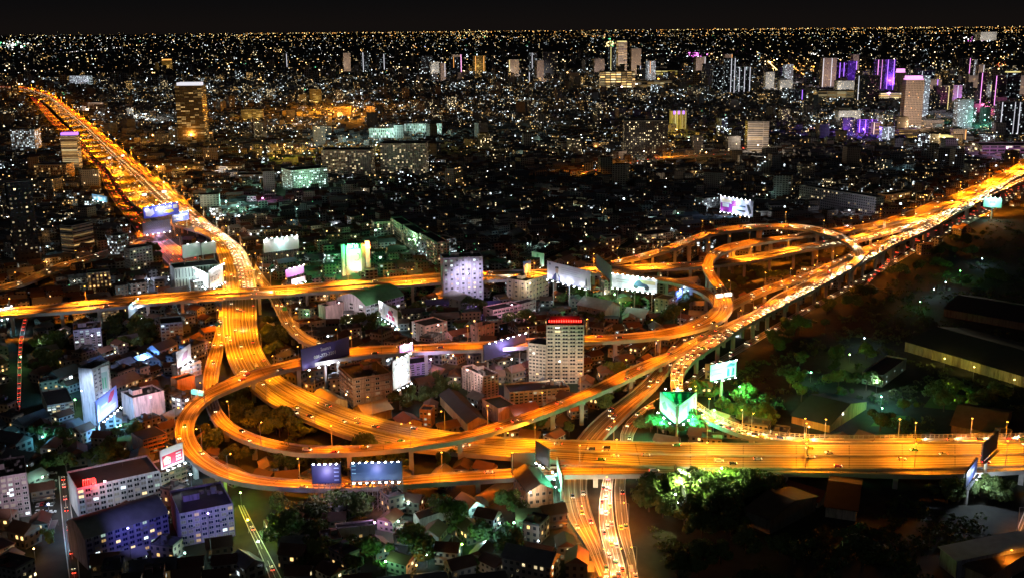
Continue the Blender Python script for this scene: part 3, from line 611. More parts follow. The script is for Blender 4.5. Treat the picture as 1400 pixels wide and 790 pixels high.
def hero(name, label, cat, P1, P2, P3=None, D=None, top=None, wall=(.6, .58, .56), win=(6, 5, 3), ws=(1.7, 1.6), lit=.15, pal=('warm', 'cool', 'dim'), roof=M_ROOF, feat=('parapet', 'stair'), group=None, mat=None, frame=(.5, .5, .5), z0=0.0, h=None, side_lit=None, glass='dark', secmat=None):
    global NW
    a = G(*P1, z0); b = G(*P2, z0)
    if P3 is not None:
        c = G(*P3, z0)
        if (b - a).length >= (c - b).length: dr = b - a; st = a; n = Vector((-dr.y, dr.x, 0)).normalized(); dep = (c - b).dot(n); right = True
        else: dr = c - b; st = b; n = Vector((-dr.y, dr.x, 0)).normalized(); dep = (a - b).dot(n); right = False
    else: dr = b - a; st = a; n = Vector((-dr.y, dr.x, 0)).normalized(); dep = D; right = True
    if D: dep = D
    dep = max(6.0, dep); W = dr.length; rot = math.atan2(dr.y, dr.x)
    if h is None: h = hz((b.x, b.y), top) - z0
    ctr = st + dr / 2 + n * dep / 2
    root = empty(name, (ctr.x, ctr.y, z0), rot); tag(root, label, cat, group)
    seed = random.random(); C1, FL, C2 = win; hw, hd = W / 2, dep / 2
    parts = C1 > 0 and mat is None
    wm = mat or stained('wall_%d_%d_%d' % tuple(int(c * 100) for c in wall), wall)
    m = MB(); m.rnd = (seed, 1.0)
    m.prism([(-hw, -hd), (hw, -hd), (hw, hd), (-hw, hd)], 0, h, 0, 1); m.build('wall', [wm, roof], root)
    fh = h / max(FL, 1)
    if parts:
        def put(kind, x, y, z, ang, w_, h_):
            global NW
            o = link('window', win_mesh(kind, frame, '%d' % int(frame[0] * 100)), root, (x, y, z), ang); o.scale = (w_, 1, h_); NW += 1
        for f in range(FL):
            z = f * fh + fh * .3
            hh = min(ws[1], fh * .62)
            for i in range(C1):
                k = pick(pal, lit, glass)
                put(k, -hw + (i + .5) * W / C1, -hd - .01, z, 0, min(ws[0], W / C1 * .8), hh)
            for i in range(C2):
                k = pick(pal, lit, glass)
                y = -hd + (i + .5) * dep / C2
                if right: put(k, hw + .01, y, z, math.pi / 2, min(ws[0], dep / C2 * .75), hh)
                else: put(k, -hw - .01, y, z, -math.pi / 2, min(ws[0], dep / C2 * .75), hh)
    if parts and W > 18 and h > 12:
        for q in range(8):
            f = random.randrange(FL); x = -hw + (random.randrange(C1) + .98) * W / C1
            if x > hw - 1: continue
            m = MB(); m.box(0, -.4, 0, .9, .7, .65); m.build('air_conditioner', M_ROOFG, root, (x, -hd - .01, f * fh + fh * .25))
        m = MB(); m.tube((0, 0, 0), (0, 0, 5), .07, .05, 4); m.beam((-.9, 0, 4.4), (.9, 0, 4.4), .06, .06); m.beam((-.6, 0, 3.7), (.6, 0, 3.7), .06, .06); m.build('antenna', M_STEEL, root, (hw * .3, hd * .5, h + .01))
    if 'parapet' in feat:
        m = MB(); t = .35
        for cx, cy_, sx, sy in ((0, -hd + t / 2 - .06, W + .12, t), (0, hd - t / 2 + .06, W + .12, t), (-hw + t / 2 - .06, 0, t, dep - .6), (hw - t / 2 + .06, 0, t, dep - .6)): m.box(cx, cy_, h + .003, sx, sy, 1.1)
        m.build('parapet', wm if mat is None else M_CONC, root)
    if 'stair' in feat:
        m = MB(); m.box(-hw * .35, hd * .2, h + .003, min(W * .3, 8), min(dep * .4, 6), 3.2, 0, 0, 1); m.build('stair_house', [wm if mat is None else M_CONC, roof], root)
    if 'ac' in feat or 'stair' in feat:
        for k in range(6):
            m = MB(); m.box(0, 0, 0, 1.8, 1.2, 1.3); m.tube((0, 0, 1.3), (0, 0, 1.45), .45, .45, 8); m.build('cooling_unit', M_ROOFG, root, (random.uniform(0, hw * .8), random.uniform(-hd * .6, hd * .6), h + .004), random.random())
    if 'tank' in feat:
        m = MB(); m.tube((0, 0, .8), (0, 0, 3.6), 1.5, 1.5, 12); m.box(0, 0, 0, 2.4, 2.4, .8); m.build('water_tank', M_STEEL, root, (hw * .55, hd * .3, h + .004))
    if 'bands' in feat:
        for f in range(1, FL + 1):
            m = MB(); m.box(0, -hd - .45, f * fh - .35, W + .3, .88, .3); (m.box(hw + .45, 0, f * fh - .35, .88, dep, .3) if right else m.box(-hw - .45, 0, f * fh - .35, .88, dep, .3)); m.build('ledge', wm, root)
    if 'balcony' in feat:
        for f in range(1, FL):
            m = MB(); m.box(0, -hd - .75, f * fh - .1, W * .97, 1.48, .25); m.box(0, -hd - 1.4, f * fh + .16, W * .97, .14, .9)
            m.build('balcony', wm, root)
    if 'pilaster' in feat:
        for i in range(C1 + 1):
            m = MB(); m.box(-hw + i * W / max(C1, 1), -hd - .35, .02, .8, .68, h - .1); m.build('pilaster', wm, root)
    if 'gable' in feat:
        m = MB(); e = 1.0; rh = min(6.5, min(dep, W) * .28)
        m.face([(-hw - e, -hd - e, h), (hw + e, -hd - e, h), (hw + e, 0, h + rh), (-hw - e, 0, h + rh)]); m.face([(-hw - e, 0, h + rh), (hw + e, 0, h + rh), (hw + e, hd + e, h), (-hw - e, hd + e, h)])
        m.face([(-hw - e, -hd - e, h - .3), (hw + e, -hd - e, h - .3), (hw + e, -hd - e, h), (-hw - e, -hd - e, h)])
        m.face([(-hw, -hd, h), (-hw, 0, h + rh - .2), (-hw, hd, h)], 1); m.face([(hw, -hd, h), (hw, hd, h), (hw, 0, h + rh - .2)], 1)
        m.build('gable_roof', [roof, wm], root)
    if 'bays' in feat:
        for i in range(14):
            m = MB(); m.box(-hw + i * W / 13, -hd - .35, .02, .9, .68, h - .4); m.build('pilaster', wm, root)
    if 'vault' in feat:
        m = MB(); n_ = 12; rh = min(9, dep * .22)
        pts = [(-hd - .5 + (dep + 1) * i / n_, rh * math.sin(math.pi * i / n_)) for i in range(n_ + 1)]
        for i in range(n_): m.face([(-hw - .5, pts[i][0], h + pts[i][1]), (hw + .5, pts[i][0], h + pts[i][1]), (hw + .5, pts[i + 1][0], h + pts[i + 1][1]), (-hw - .5, pts[i + 1][0], h + pts[i + 1][1])])
        m.face([(-hw - .5, y, h + z) for y, z in pts][::-1], 1); m.face([(hw + .5, y, h + z) for y, z in pts], 1)
        m.build('vaulted_roof', [roof, wm], root)
    nx, ny = max(1, int(W / 6)), max(1, int(dep / 6)); c, q = math.cos(rot), math.sin(rot)
    for i in range(nx + 1):
        for j in range(ny + 1):
            x = -hw + i * W / nx; y = -hd + j * dep / ny; OC.add(ctr.x + c * x - q * y, ctr.y + q * x + c * y, 5)
    HEROES.append((root, W, dep, h))
    return root, W, dep, h

def text_mesh(s, size, mat, align='CENTER'):
    c = bpy.data.curves.new('lettering', 'FONT'); c.body = s; c.size = size; c.align_x = align; c.align_y = 'CENTER'; c.extrude = .04; c.resolution_u = 2
    o = bpy.data.objects.new('lettering', c); COL.objects.link(o); bpy.context.view_layer.update()
    me = bpy.data.meshes.new_from_object(o.evaluated_get(bpy.context.evaluated_depsgraph_get())); bpy.data.objects.remove(o); me.materials.clear(); me.materials.append(mat); return me

# ---- buildings with parts, near the interchange
B = hero
B('apartment_tower', 'lavender white ten storey tower with square windows behind the elevated expressway', 'tower', (607, 417), (661, 414), D=20, top=352, wall=(.62, .6, .66), win=(7, 10, 0), ws=(2.2, 2.0), lit=.3, pal=('warm', 'cool'), feat=('parapet', 'stair', 'tank'))
tw = B('condominium', 'tall beige tower with balconies on every floor and a red lit roof', 'tower', (747, 524), (798, 524), D=20, top=446, wall=(.6, .55, .48), win=(5, 16, 0), ws=(4.2, 1.7), lit=.06, pal=('warm',), feat=('parapet', 'balcony'))
B('condominium_wing', 'stepped lower wing of windows against the left side of the tall beige tower', 'building', (723, 521), (746.5, 524), D=17, top=473, wall=(.6, .55, .48), win=(5, 11, 0), ws=(2.0, 1.4), lit=.08, feat=('parapet',))
B('hotel', 'long low cream hotel with four rows of windows below the tall beige tower', 'hotel', (697, 558), (779, 551), D=18, top=531, wall=(.62, .52, .4), win=(13, 5, 0), ws=(2.2, 1.6), lit=.08, feat=('parapet', 'tank', 'ac'))
B('annex', 'cream annex with a dark brown sloping roof in front of the low cream hotel', 'building', (704, 583), (738, 577), D=16, top=562, wall=(.65, .56, .44), win=(5, 3, 0), lit=.1, roof=M_ROOFR, feat=('gable',))
B('apartment_block', 'narrow pink white block with vertical fins seen end on by a dark yard', 'apartment block', (633, 530), (661, 545), (677, 538), top=516, wall=(.66, .55, .52), win=(7, 8, 4), ws=(1.5, 1.6), lit=.04, feat=('parapet', 'stair', 'pilaster'))
B('office_building', 'white office with rows of ribbon windows under a green vaulted roof', 'office', (482, 428), (501, 443), (553, 428), top=418, wall=(.62, .62, .66), win=(9, 5, 3), ws=(4.6, 2.0), lit=.12, pal=('cool',), roof=plain('roof_green', (.12, .35, .12)), feat=('vault',))
B('shop_block', 'plain pink shop building with a blank side wall behind the phone number billboard', 'shop', (441, 438), (446, 442), (487, 432), top=420, wall=(.66, .52, .52), win=(0, 3, 0), feat=('parapet', 'stair'))
B('small_house', 'small white three storey house beside the slip ramp', 'house', (408, 457), (411, 463), (446, 457), top=444, wall=(.72, .6, .55), win=(5, 3, 1), lit=.12, roof=M_ROOFR, feat=('parapet', 'tank'))
B('apartment_block', 'pinkish box building with four floors of small windows above the outer loop', 'apartment block', (577, 460), (582, 470), (612, 463), top=447, wall=(.68, .52, .5), win=(5, 5, 2), ws=(2.2, 1.4), lit=.03, feat=('parapet',))
B('pink_house', 'low magenta lit house with a small gable beside the outer loop', 'house', (612, 468), (618, 472), (643, 466), top=458, wall=(.6, .36, .42), win=(4, 2, 1), lit=.3, roof=M_ROOFR, feat=('gable',))
B('corner_house', 'bright pink corner house with stepped roof terrace beside the magenta lit house', 'house', (647, 466), (653, 470), (676, 464), top=448, wall=(.74, .5, .5), win=(4, 3, 1), lit=.1, feat=('parapet', 'stair'))
B('balcony_block', 'pink white walk up block with open balconies on each floor', 'apartment block', (670, 438), (675, 445), (713, 437), top=425, wall=(.7, .52, .58), win=(7, 4, 1), ws=(3.4, 1.5), lit=.1, feat=('parapet', 'bands'))
B('teal_block', 'pale green lit apartment house behind the pink white walk up block', 'apartment block', (699, 433), (704, 438), (733, 430), top=419, wall=(.5, .62, .58), win=(6, 4, 1), ws=(2.2, 1.3), lit=.2, pal=('cool',), feat=('parapet',))
B('hotel', 'cream five storey hotel with dark windows beside the white billboard of a man', 'hotel', (706, 406), (719, 415), (750, 404), top=386, wall=(.66, .58, .45), win=(7, 5, 3), ws=(2.4, 1.6), lit=.12, feat=('parapet', 'stair'))
B('brick_apartments', 'brown six storey apartments with orange lit side terraces beside the expressway', 'apartment block', (465, 540), (484, 559), (531, 545), top=519, wall=(.42, .32, .26), win=(6, 6, 4), ws=(3.0, 1.7), lit=.1, pal=('dim', 'cool'), feat=('parapet', 'stair', 'bands'))
B('violet_building', 'violet lit building with two columns of dark windows next to the glittering board', 'building', (561, 514), (590, 510), D=15, top=495, wall=(.55, .42, .66), win=(4, 5, 0), ws=(2.6, 1.8), lit=0, feat=('parapet',))
sg = B('warehouse', 'pink hall with faded dark lettering on its blank wall beside the rising ramp', 'warehouse', (659, 567), (681, 581), (704, 574), top=560, wall=(.66, .46, .4), win=(0, 2, 0), feat=('parapet',), roof=plain('roof_teal', (.05, .12, .14)))
def strokes(wd, ht, n, mat, parent, loc, seed=1):
    rr = random.Random(seed); m = MB(); x = -wd / 2; st = wd / n
    for i in range(n):
        k = rr.random(); w_ = st * .62
        if rr.random() < .12: x += st; continue
        m.box(x + w_ * .12, 0, 0, w_ * .24, .12, ht)
        if k < .7: m.box(x + w_ * .62, 0, ht * (.8 if k < .35 else 0), w_ * .7, .12, ht * .2)
        if k > .3: m.box(x + w_ * .88, 0, ht * .25, w_ * .2, .12, ht * (.5 if k < .6 else .75))
        x += st
    return m.build('lettering', mat, parent, loc)
strokes(sg[1] * .42, 1.7, 8, M_DARKSTEEL, sg[0], (-sg[1] * .05, -sg[2] / 2 - .1, sg[3] * .66), 3)
strokes(sg[1] * .5, 1.4, 10, M_DARKSTEEL, sg[0], (-sg[1] * .18, -sg[2] / 2 - .1, sg[3] * .5), 4)
B('warehouse', 'long dark roofed hall with an orange lit gable end beside the expressway', 'warehouse', (602, 553), (640, 593), (660, 583), top=578, wall=(.5, .36, .2), win=(0, 1, 0), roof=plain('roof_dark', (.035, .035, .04)), feat=('gable',))
B('shed', 'yellow lit shed with a slatted sheet roof on the bend of the expressway', 'shed', (428, 552), (452, 566), (468, 556), top=553, wall=(.5, .4, .2), win=(0, 1, 0), roof=plain('roof_tan', (.4, .28, .12)), feat=('gable',))
B('shed', 'yellow gabled shed in front of the brown six storey apartments', 'shed', (484, 570), (500, 580), (536, 571), top=567, wall=(.5, .36, .18), win=(0, 1, 0), roof=plain('roof_tan', (.4, .28, .12)), feat=('gable',))
B('shed', 'small brown pitched house with a white car port by the expressway bend', 'house', (540, 582), (552, 592), (573, 584), top=581, wall=(.6, .36, .2), win=(0, 1, 0), roof=M_ROOFR, feat=('gable',))
B('townhouse', 'narrow orange lit townhouse with an open front next to the long dark hall', 'house', (574, 583), (590, 584), D=9, top=562, wall=(.6, .34, .16), win=(3, 3, 0), lit=.2, feat=('parapet',))
# ---- left cluster
lt = B('office_tower', 'bluish white office tower with a lit panel near its top behind the slanted banner', 'tower', (115, 579), (134, 581), (157, 568), top=506, wall=(.6, .62, .68), win=(4, 14, 0), ws=(2.4, 1.3), lit=.05, glass='blue', feat=('parapet', 'ac'))
B('pink_block', 'plain pink box building with a dark flat roof right of the slanted banner', 'building', (178, 565), (184, 577), (227, 566), top=546, wall=(.74, .56, .56), win=(0, 6, 0), feat=('parapet', 'stair', 'ac'))
B('grey_tower', 'grey violet apartment slab with one lit window column below the straight expressway', 'apartment block', (103, 483), (141, 479), D=22, top=449, wall=(.42, .38, .46), win=(5, 9, 0), ws=(2.6, 1.5), lit=.25, pal=('cool',), feat=('parapet', 'stair'))
B('teal_office', 'teal lit office block near the white dots of a sports ground lamp', 'office', (222, 474), (252, 471), D=20, top=441, wall=(.45, .62, .64), win=(5, 7, 0), ws=(2.4, 1.5), lit=.12, pal=('cool',), feat=('parapet',))
B('pool_hotel', 'low hotel with a glowing rooftop pool among trees at the left', 'hotel', (66, 572), (102, 566), D=34, top=550, wall=(.35, .42, .4), win=(6, 5, 0), ws=(4.0, 1.4), lit=.3, pal=('warm', 'cool'), feat=('parapet',))
B('shop_row', 'cream row of shops lit from within below the straight expressway', 'shop', (137, 440), (164, 437), D=14, top=421, wall=(.5, .36, .25), win=(7, 5, 0), ws=(2.2, 1.5), lit=.7, pal=('warm', 'dim'), feat=('parapet',))
B('orange_box', 'orange lit blank box building next to the inner ramp', 'building', (240, 538), (244, 543), (268, 536), top=521, wall=(.66, .36, .18), win=(0, 3, 0), feat=('parapet',))
B('white_terrace', 'small white terrace with three open decks beside the inner ramp', 'house', (243, 514), (248, 520), (276, 511), top=503, wall=(.7, .6, .5), win=(3, 3, 0), lit=.1, feat=('parapet', 'bands'))
# ---- bottom left
cl = B('clinic', 'long grey seven storey building with red rooftop letters at bottom left', 'hospital', (110, 712), (222, 686), D=26, top=645, wall=(.5, .5, .54), win=(12, 6, 0), ws=(3.4, 2.0), lit=.2, pal=('warm', 'cool', 'dim'), feat=('parapet', 'pilaster'))
strokes(cl[1] * .16, 3.4, 6, glow('neon_red', (1, .03, .02), 9), cl[0], (-cl[1] * .34, -cl[2] / 2 + .6, cl[3] + 1.3), 8)
light(cl[0], (-cl[1] * .34, -cl[2] / 2 - 2, cl[3] + 4), 'POINT', (1, .02, .02), 9000, .4, name='neon_glow')
B('apartment_block', 'long blue violet lit block with a curved grey roof in front of the red letters', 'apartment block', (121, 779), (233, 742), D=24, top=701, wall=(.3, .29, .5), win=(12, 6, 0), ws=(2.4, 2.0), lit=.2, pal=('cool', 'warm'), roof=M_ROOFG, feat=('vault',), frame=(.2, .2, .4), glass='blue')
B('apartment_block', 'blue violet six storey block with a long rooftop canopy beside the outer loop', 'apartment block', (249, 747), (322, 732), D=30, top=690, wall=(.34, .3, .46), win=(8, 6, 0), ws=(2.4, 2.0), lit=.2, pal=('cool', 'warm'), feat=('parapet', 'stair', 'tank'), glass='blue')
B('apartment_block', 'grey block with a bright stair window column in the bottom left corner', 'apartment block', (-12, 714), (43, 704), D=26, top=648, wall=(.36, .3, .34), win=(6, 8, 0), ws=(2.2, 1.6), lit=.35, pal=('cool', 'dim'), feat=('parapet', 'stair'))
B('orange_flats', 'orange brick lit flats with open floors beside the outer loop', 'apartment block', (197, 622), (229, 613), D=16, top=592, wall=(.6, .3, .14), win=(5, 4, 0), ws=(3.4, 2.0), lit=.05, feat=('bands',))
B('parking_deck', 'white lit building with open decks under the red and white rooftop billboard', 'building', (218, 682), (257, 668), D=17, top=636, wall=(.7, .64, .6), win=(5, 5, 0), ws=(5.2, 1.8), lit=.05, feat=('bands', 'parapet'))
B('walkup', 'dark brown corner house with cream balconies at the very bottom left', 'house', (-10, 776), (22, 762), D=20, top=742, wall=(.5, .34, .26), win=(4, 3, 0), ws=(3, 1.8), lit=.2, feat=('bands',))
# ---- bottom middle and right
B('townhouse', 'white three storey corner house with a dark hipped roof under the expressway edge', 'house', (702, 674), (722, 702), (750, 689), top=672, wall=(.7, .55, .42), win=(5, 3, 4), ws=(1.8, 1.8), lit=.08, roof=plain('roof_dark', (.035, .035, .04)), feat=('gable',))
B('sheet_shed', 'orange lit curved sheet roof shed beside the outer loop road', 'shed', (646, 688), (668, 692), (704, 668), top=685, wall=(.5, .3, .2), win=(0, 1, 0), roof=plain('roof_tan', (.4, .28, .12)), feat=('vault',))
B('hall', 'white gabled hall with dark roof among the houses at the bottom middle', 'building', (567, 716), (574, 722), (622, 706), top=707, wall=(.7, .68, .66), win=(0, 2, 0), feat=('gable',), roof=plain('roof_dark', (.035, .035, .04)))
B('cafe', 'pale lit low building with a courtyard by the bottom centre', 'building', (455, 737), (461, 743), (513, 737), top=725, wall=(.4, .45, .45), win=(4, 1, 0), lit=.4, feat=('parapet',), roof=plain('roof_dark', (.035, .035, .04)))
B('lodge', 'long low lodge with cream wall and red roof edge below the expressway at right', 'building', (1070, 679), (1118, 694), D=14, top=685, wall=(.68, .56, .36), win=(8, 1, 0), lit=0, feat=('gable',), roof=plain('roof_maroon', (.16, .05, .03)))
B('warehouse', 'large pitched roof warehouse with a cream gable end at the lower right', 'warehouse', (1128, 706), (1170, 712), D=48, top=697, wall=(.6, .52, .4), win=(0, 1, 0), feat=('gable',), roof=plain('roof_rust', (.1, .045, .025)))
B('warehouse', 'pale blue lit long roof running towards the bottom right corner', 'warehouse', (1284, 772), (1306, 790), D=80, top=765, wall=(.4, .4, .45), win=(0, 1, 0), feat=('gable',), roof=plain('roof_zinc', (.35, .35, .38)))
B('warehouse', 'dark brown roof alongside the pale blue lit long roof', 'warehouse', (1318, 792), (1350, 806), D=85, top=786, wall=(.4, .3, .25), win=(0, 1, 0), feat=('gable',), roof=plain('roof_brown', (.13, .09, .06)))
dp = B('depot', 'very long dark depot with a row of faint yellow lit bays in the dark field', 'depot', (1238, 480), (1410, 532), D=70, top=517, wall=(.5, .45, .22), win=(0, 2, 0), roof=plain('roof_dark', (.035, .035, .04)), feat=('gable', 'bays'))
B('depot', 'second dark depot roof beyond the one with the yellow lit bays', 'depot', (1290, 432), (1420, 455), D=60, top=444, wall=(.2, .18, .12), win=(0, 1, 0), roof=plain('roof_dark', (.035, .035, .04)), feat=('gable',))
B('farm_house', 'isolated white lit house with two wings in the dark field', 'house', (1183, 520), (1206, 529), (1238, 505), top=515, wall=(.55, .62, .55), win=(3, 2, 3), lit=.35, pal=('cool',), feat=('parapet',))
B('hall', 'gabled hall with an orange lit front wall above the right noise fence', 'building', (1082, 578), (1134, 591), D=55, top=580, wall=(.62, .42, .2), win=(0, 1, 0), feat=('gable',), roof=plain('roof_dark', (.035, .035, .04)))
B('hall', 'broad orange tinged sheet roof above the right end of the noise fence', 'building', (1300, 590), (1368, 602), D=45, top=592, wall=(.5, .34, .16), win=(0, 1, 0), feat=('gable',), roof=plain('roof_rust2', (.22, .13, .06)))
B('parking_shelter', 'open parking shelter with a brown sheet roof in the lower right field', 'shelter', (1018, 716), (1052, 730), D=40, top=709, wall=(.2, .2, .15), win=(0, 1, 0), feat=('gable',), roof=plain('roof_brown', (.13, .09, .06)))
for q, (P1, P2, D, t, lb) in enumerate([((593, 413), (630, 425), 16, 411, 'pale roofed house left of the white motorbike billboard'), ((789, 432), (827, 440), 22, 424, 'cream flat roofed villa below the billboard of a man'), ((852, 440), (880, 444), 18, 434, 'cream double roofed villa below the motorbike billboard')]):
    B('villa', lb, 'house', P1, P2, D=D, top=t, wall=(.6, .56, .45), win=(4, 2, 0), lit=.3, feat=('gable',), roof=plain('roof_cream', (.5, .47, .38)))
B('shop_block', 'speckled five storey block below the right end of the motorbike billboard', 'apartment block', (895, 430), (914, 433), (925, 427), top=411, wall=(.6, .5, .42), win=(5, 5, 3), lit=.3, feat=('parapet',))
# ---- farther blocks: windows live in the wall material
F1 = facade('facade_white_block', (.6, .6, .58), 3.4, 3.0, .5, .45, .22, 3.5)
F2 = facade('facade_beige_tower', (.45, .36, .28), 3.6, 4.0, .5, .4, .06, 2.6, 'warm')
F3 = facade('facade_grey_slab', (.35, .35, .38), 3.0, 3.0, .6, .5, .3, 3.5, 'cool')
F4 = facade('facade_striped', (.6, .5, .5), 30.0, 3.4, .96, .5, .65, 1.1, 'warm')
F5 = facade('facade_gold', (.16, .12, .06), 3.2, 4.2, .7, .45, .30, 1.1, 'warm', run=3)
F6 = facade('facade_dark', (.05, .05, .06), 5, 5, .4, .35, .10, 4)
F7 = facade('facade_violet', (.14, .09, .25), 4.5, 5, .6, .5, .22, 2.0, 'violet')
F8 = facade('facade_glass_dark', (.04, .045, .06), 4.5, 5, .6, .5, .10, 2.6, 'cool')
def far_b(name, label, P1, P2, top, mat, D=None, feat=('parapet',), roof=M_ROOF, cat='tower', P3=None):
    if P1[1] < 262: P2 = (P2[0], P1[1] - .25)
    if cat == 'tower': pass
    return B(name, label, cat, P1, P2, P3, D=D or max(14, (G(*P2) - G(*P1)).length * .6), top=top, win=(0, 1, 0), mat=mat, feat=feat, roof=roof)
t1 = far_b('office_tower', 'tall dark tower with gold lit floors and a white glowing crown at upper left', (245, 200), (281, 193), 118, F5)
far_b('residential_tower', 'very dark slim tower with a bright vertical strip at the left edge', (22, 364), (56, 360), 248, F6)
t3 = far_b('office_tower', 'horizontally striped slim tower with a purple lit crown beside the red road', (87, 236), (109, 233), 186, F4)
far_b('office_building', 'cream banded office tower above the orange side road at left', (102, 347), (130, 340), 304, facade('facade_banded', (.6, .5, .38), 40, 3.6, .96, .42, .1, 1.5, 'warm'))
far_b('apartment_block', 'pale green white block with stair lights beside the dark violet roof', (180, 374), (211, 369), 337, F1)
far_b('apartment_block', 'dark violet roofed block behind the pale green white block', (162, 356), (178, 352), 320, F3)
far_b('department_store', 'long grey green lit store building under the blank rooftop boards', (241, 401), (303, 394), 362, facade('facade_store', (.42, .5, .48), 3.0, 14.0, .25, .9, .25, .8, 'cool'), 26)
far_b('apartment_block', 'brown block full of lit windows below the dark trees at left', (122, 403), (153, 400), 372, facade('facade_lit_brown', (.3, .2, .18), 3.6, 3.2, .45, .55, .6, 2.2, 'warm'))
far_b('apartment_block', 'white lit stepped block at the left edge of the photo', (17, 210), (50, 207), 178, facade('facade_stepped', (.6, .58, .6), 4, 3.2, .5, .5, .5, 3.2, 'cool'))
far_b('apartment_block', 'low orange lit hotel block with bright garden left of the striped tower', (48, 246), (92, 240), 226, facade('facade_orange', (.6, .35, .18), 4, 4, .5, .5, .4, 1.4, 'warm'))
far_b('apartment_block', 'dark block with white lit base under the slim dark tower', (24, 362), (58, 359), 338, F3, 30)
far_b('school', 'five storey school block with lit white end wall by the green courts', (400, 262), (449, 257), 230, F3)
far_b('hospital', 'left slab of the twin white hospital blocks beside the gold lamp', (441, 243), (508, 238), 206, facade('facade_hospital', (.58, .52, .48), 3.6, 3.4, .7, .35, .2, 2.6), 40)
far_b('hospital', 'right slab of the twin white hospital blocks beside the gold lamp', (521, 240), (583, 235), 197, facade('facade_hospital', (.58, .52, .48), 3.6, 3.4, .7, .35, .2, 2.6), 40)
far_b('apartment_block', 'left one of two white slab blocks beyond the hospital', (505, 193), (549, 188), 176, facade('facade_teal', (.5, .62, .55), 4.2, 6, .5, .75, .55, 1.6, 'cool'), 14)
far_b('apartment_block', 'right one of two white slab blocks beyond the hospital', (553, 187), (604, 182), 170, facade('facade_teal', (.5, .62, .55), 4.2, 6, .5, .75, .55, 1.6, 'cool'), 14)
for (a, b, t, lb) in [((535, 322), (549, 332), 308, 'first dim terrace block in the diagonal row behind the green sign'), ((552, 334), (572, 348), 322, 'second dim terrace block in the diagonal row behind the green sign'), ((574, 349), (598, 364), 333, 'third dim terrace block in the diagonal row behind the green sign')]:
    far_b('terrace_block', lb, a, b, t, facade('facade_terrace', (.4, .42, .38), 3.4, 3, .5, .5, .3, 1.6), 14)
far_b('apartment_block', 'cream lit five storey block behind the green and red sign', (512, 323), (538, 321), 303, F1)
far_b('apartment_block', 'pinkish stair stepped block left of the lavender white tower', (588, 356), (624, 349), 326, F3)
far_b('office_tower', 'striped cream tower with an orange lamp on top in the middle distance', (1021, 210), (1050, 207), 167, facade('facade_striped2', (.62, .55, .5), 30, 3.6, .97, .4, .5, .7, 'warm'))
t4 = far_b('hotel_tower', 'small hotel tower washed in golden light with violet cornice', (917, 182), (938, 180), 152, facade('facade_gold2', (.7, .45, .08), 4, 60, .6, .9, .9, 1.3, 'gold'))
far_b('apartment_block', 'big dark block speckled with white windows right of the centre', (853, 216), (912, 213), 166, facade('facade_speckle', (.06, .05, .05), 4, 4, .45, .45, .22, 3.2), 40)
far_b('apartment_block', 'long grey slab with many window bays above the looping ramps', (1092, 281), (1196, 300), 271, facade('facade_long', (.32, .3, .33), 3.6, 3.4, .5, .5, .06, 2.5), 16)
far_b('apartment_block', 'orange lit small block right of the long grey slab', (1212, 276), (1246, 270), 262, facade('facade_orange', (.6, .35, .18), 4, 4, .5, .5, .4, 1.4, 'warm'), 16)
far_b('apartment_block', 'pair of beige lit flats beyond the middle ramps', (828, 346), (848, 344), 324, F2)
far_b('apartment_block', 'lit stepped flats left of the arched flyover', (884, 336), (921, 331), 318, F1)
far_b('apartment_block', 'grey blue lit block left of the magenta billboard', (962, 290), (982, 287), 270, F3)
# ---- skyline towers far off (windows in the wall material)
EDGE = {'w': glow('edge_light_white', (.9, .9, 1), .9), 'v': glow('edge_light_violet', (.4, .15, 1), 2.2), 'p': glow('edge_light_pink', (1, .35, .9), 1.6), 'r': glow('edge_light_red', (1, .05, .05), 3), 'y': glow('edge_light_yellow', (1, .85, .3), 1.0), 'o': glow('edge_light_orange', (1, .4, .08), 1.4)}
def crown(root, W, D, h, key, hh=4.0, frac=1.0):
    m = MB(); m.box(0, 0, h + .01, W * frac, D * frac, hh); m.build('lit_crown', EDGE[key], root)
def edge(root, W, D, h, key, xs, z0=.05, z1=1.0, wd=1.6):
    for x in xs:
        m = MB(); m.box(x * W / 2, -D / 2 - .6, h * z0, wd, 1.0, h * (z1 - z0)); m.build('light_strip', EDGE[key], root)
crown(*[t1[i] for i in range(4)], 'w', 7, .85); crown(*t3, 'v', 5, .9)
edge(*t4, 'v', (-.6, 0, .6), .85, 1.0, 4)
FB = {'F1': F1, 'F2': F2, 'F3': F3, 'F4': F4, 'F5': F5, 'F6': F6, 'F7': F7, 'F8': F8}
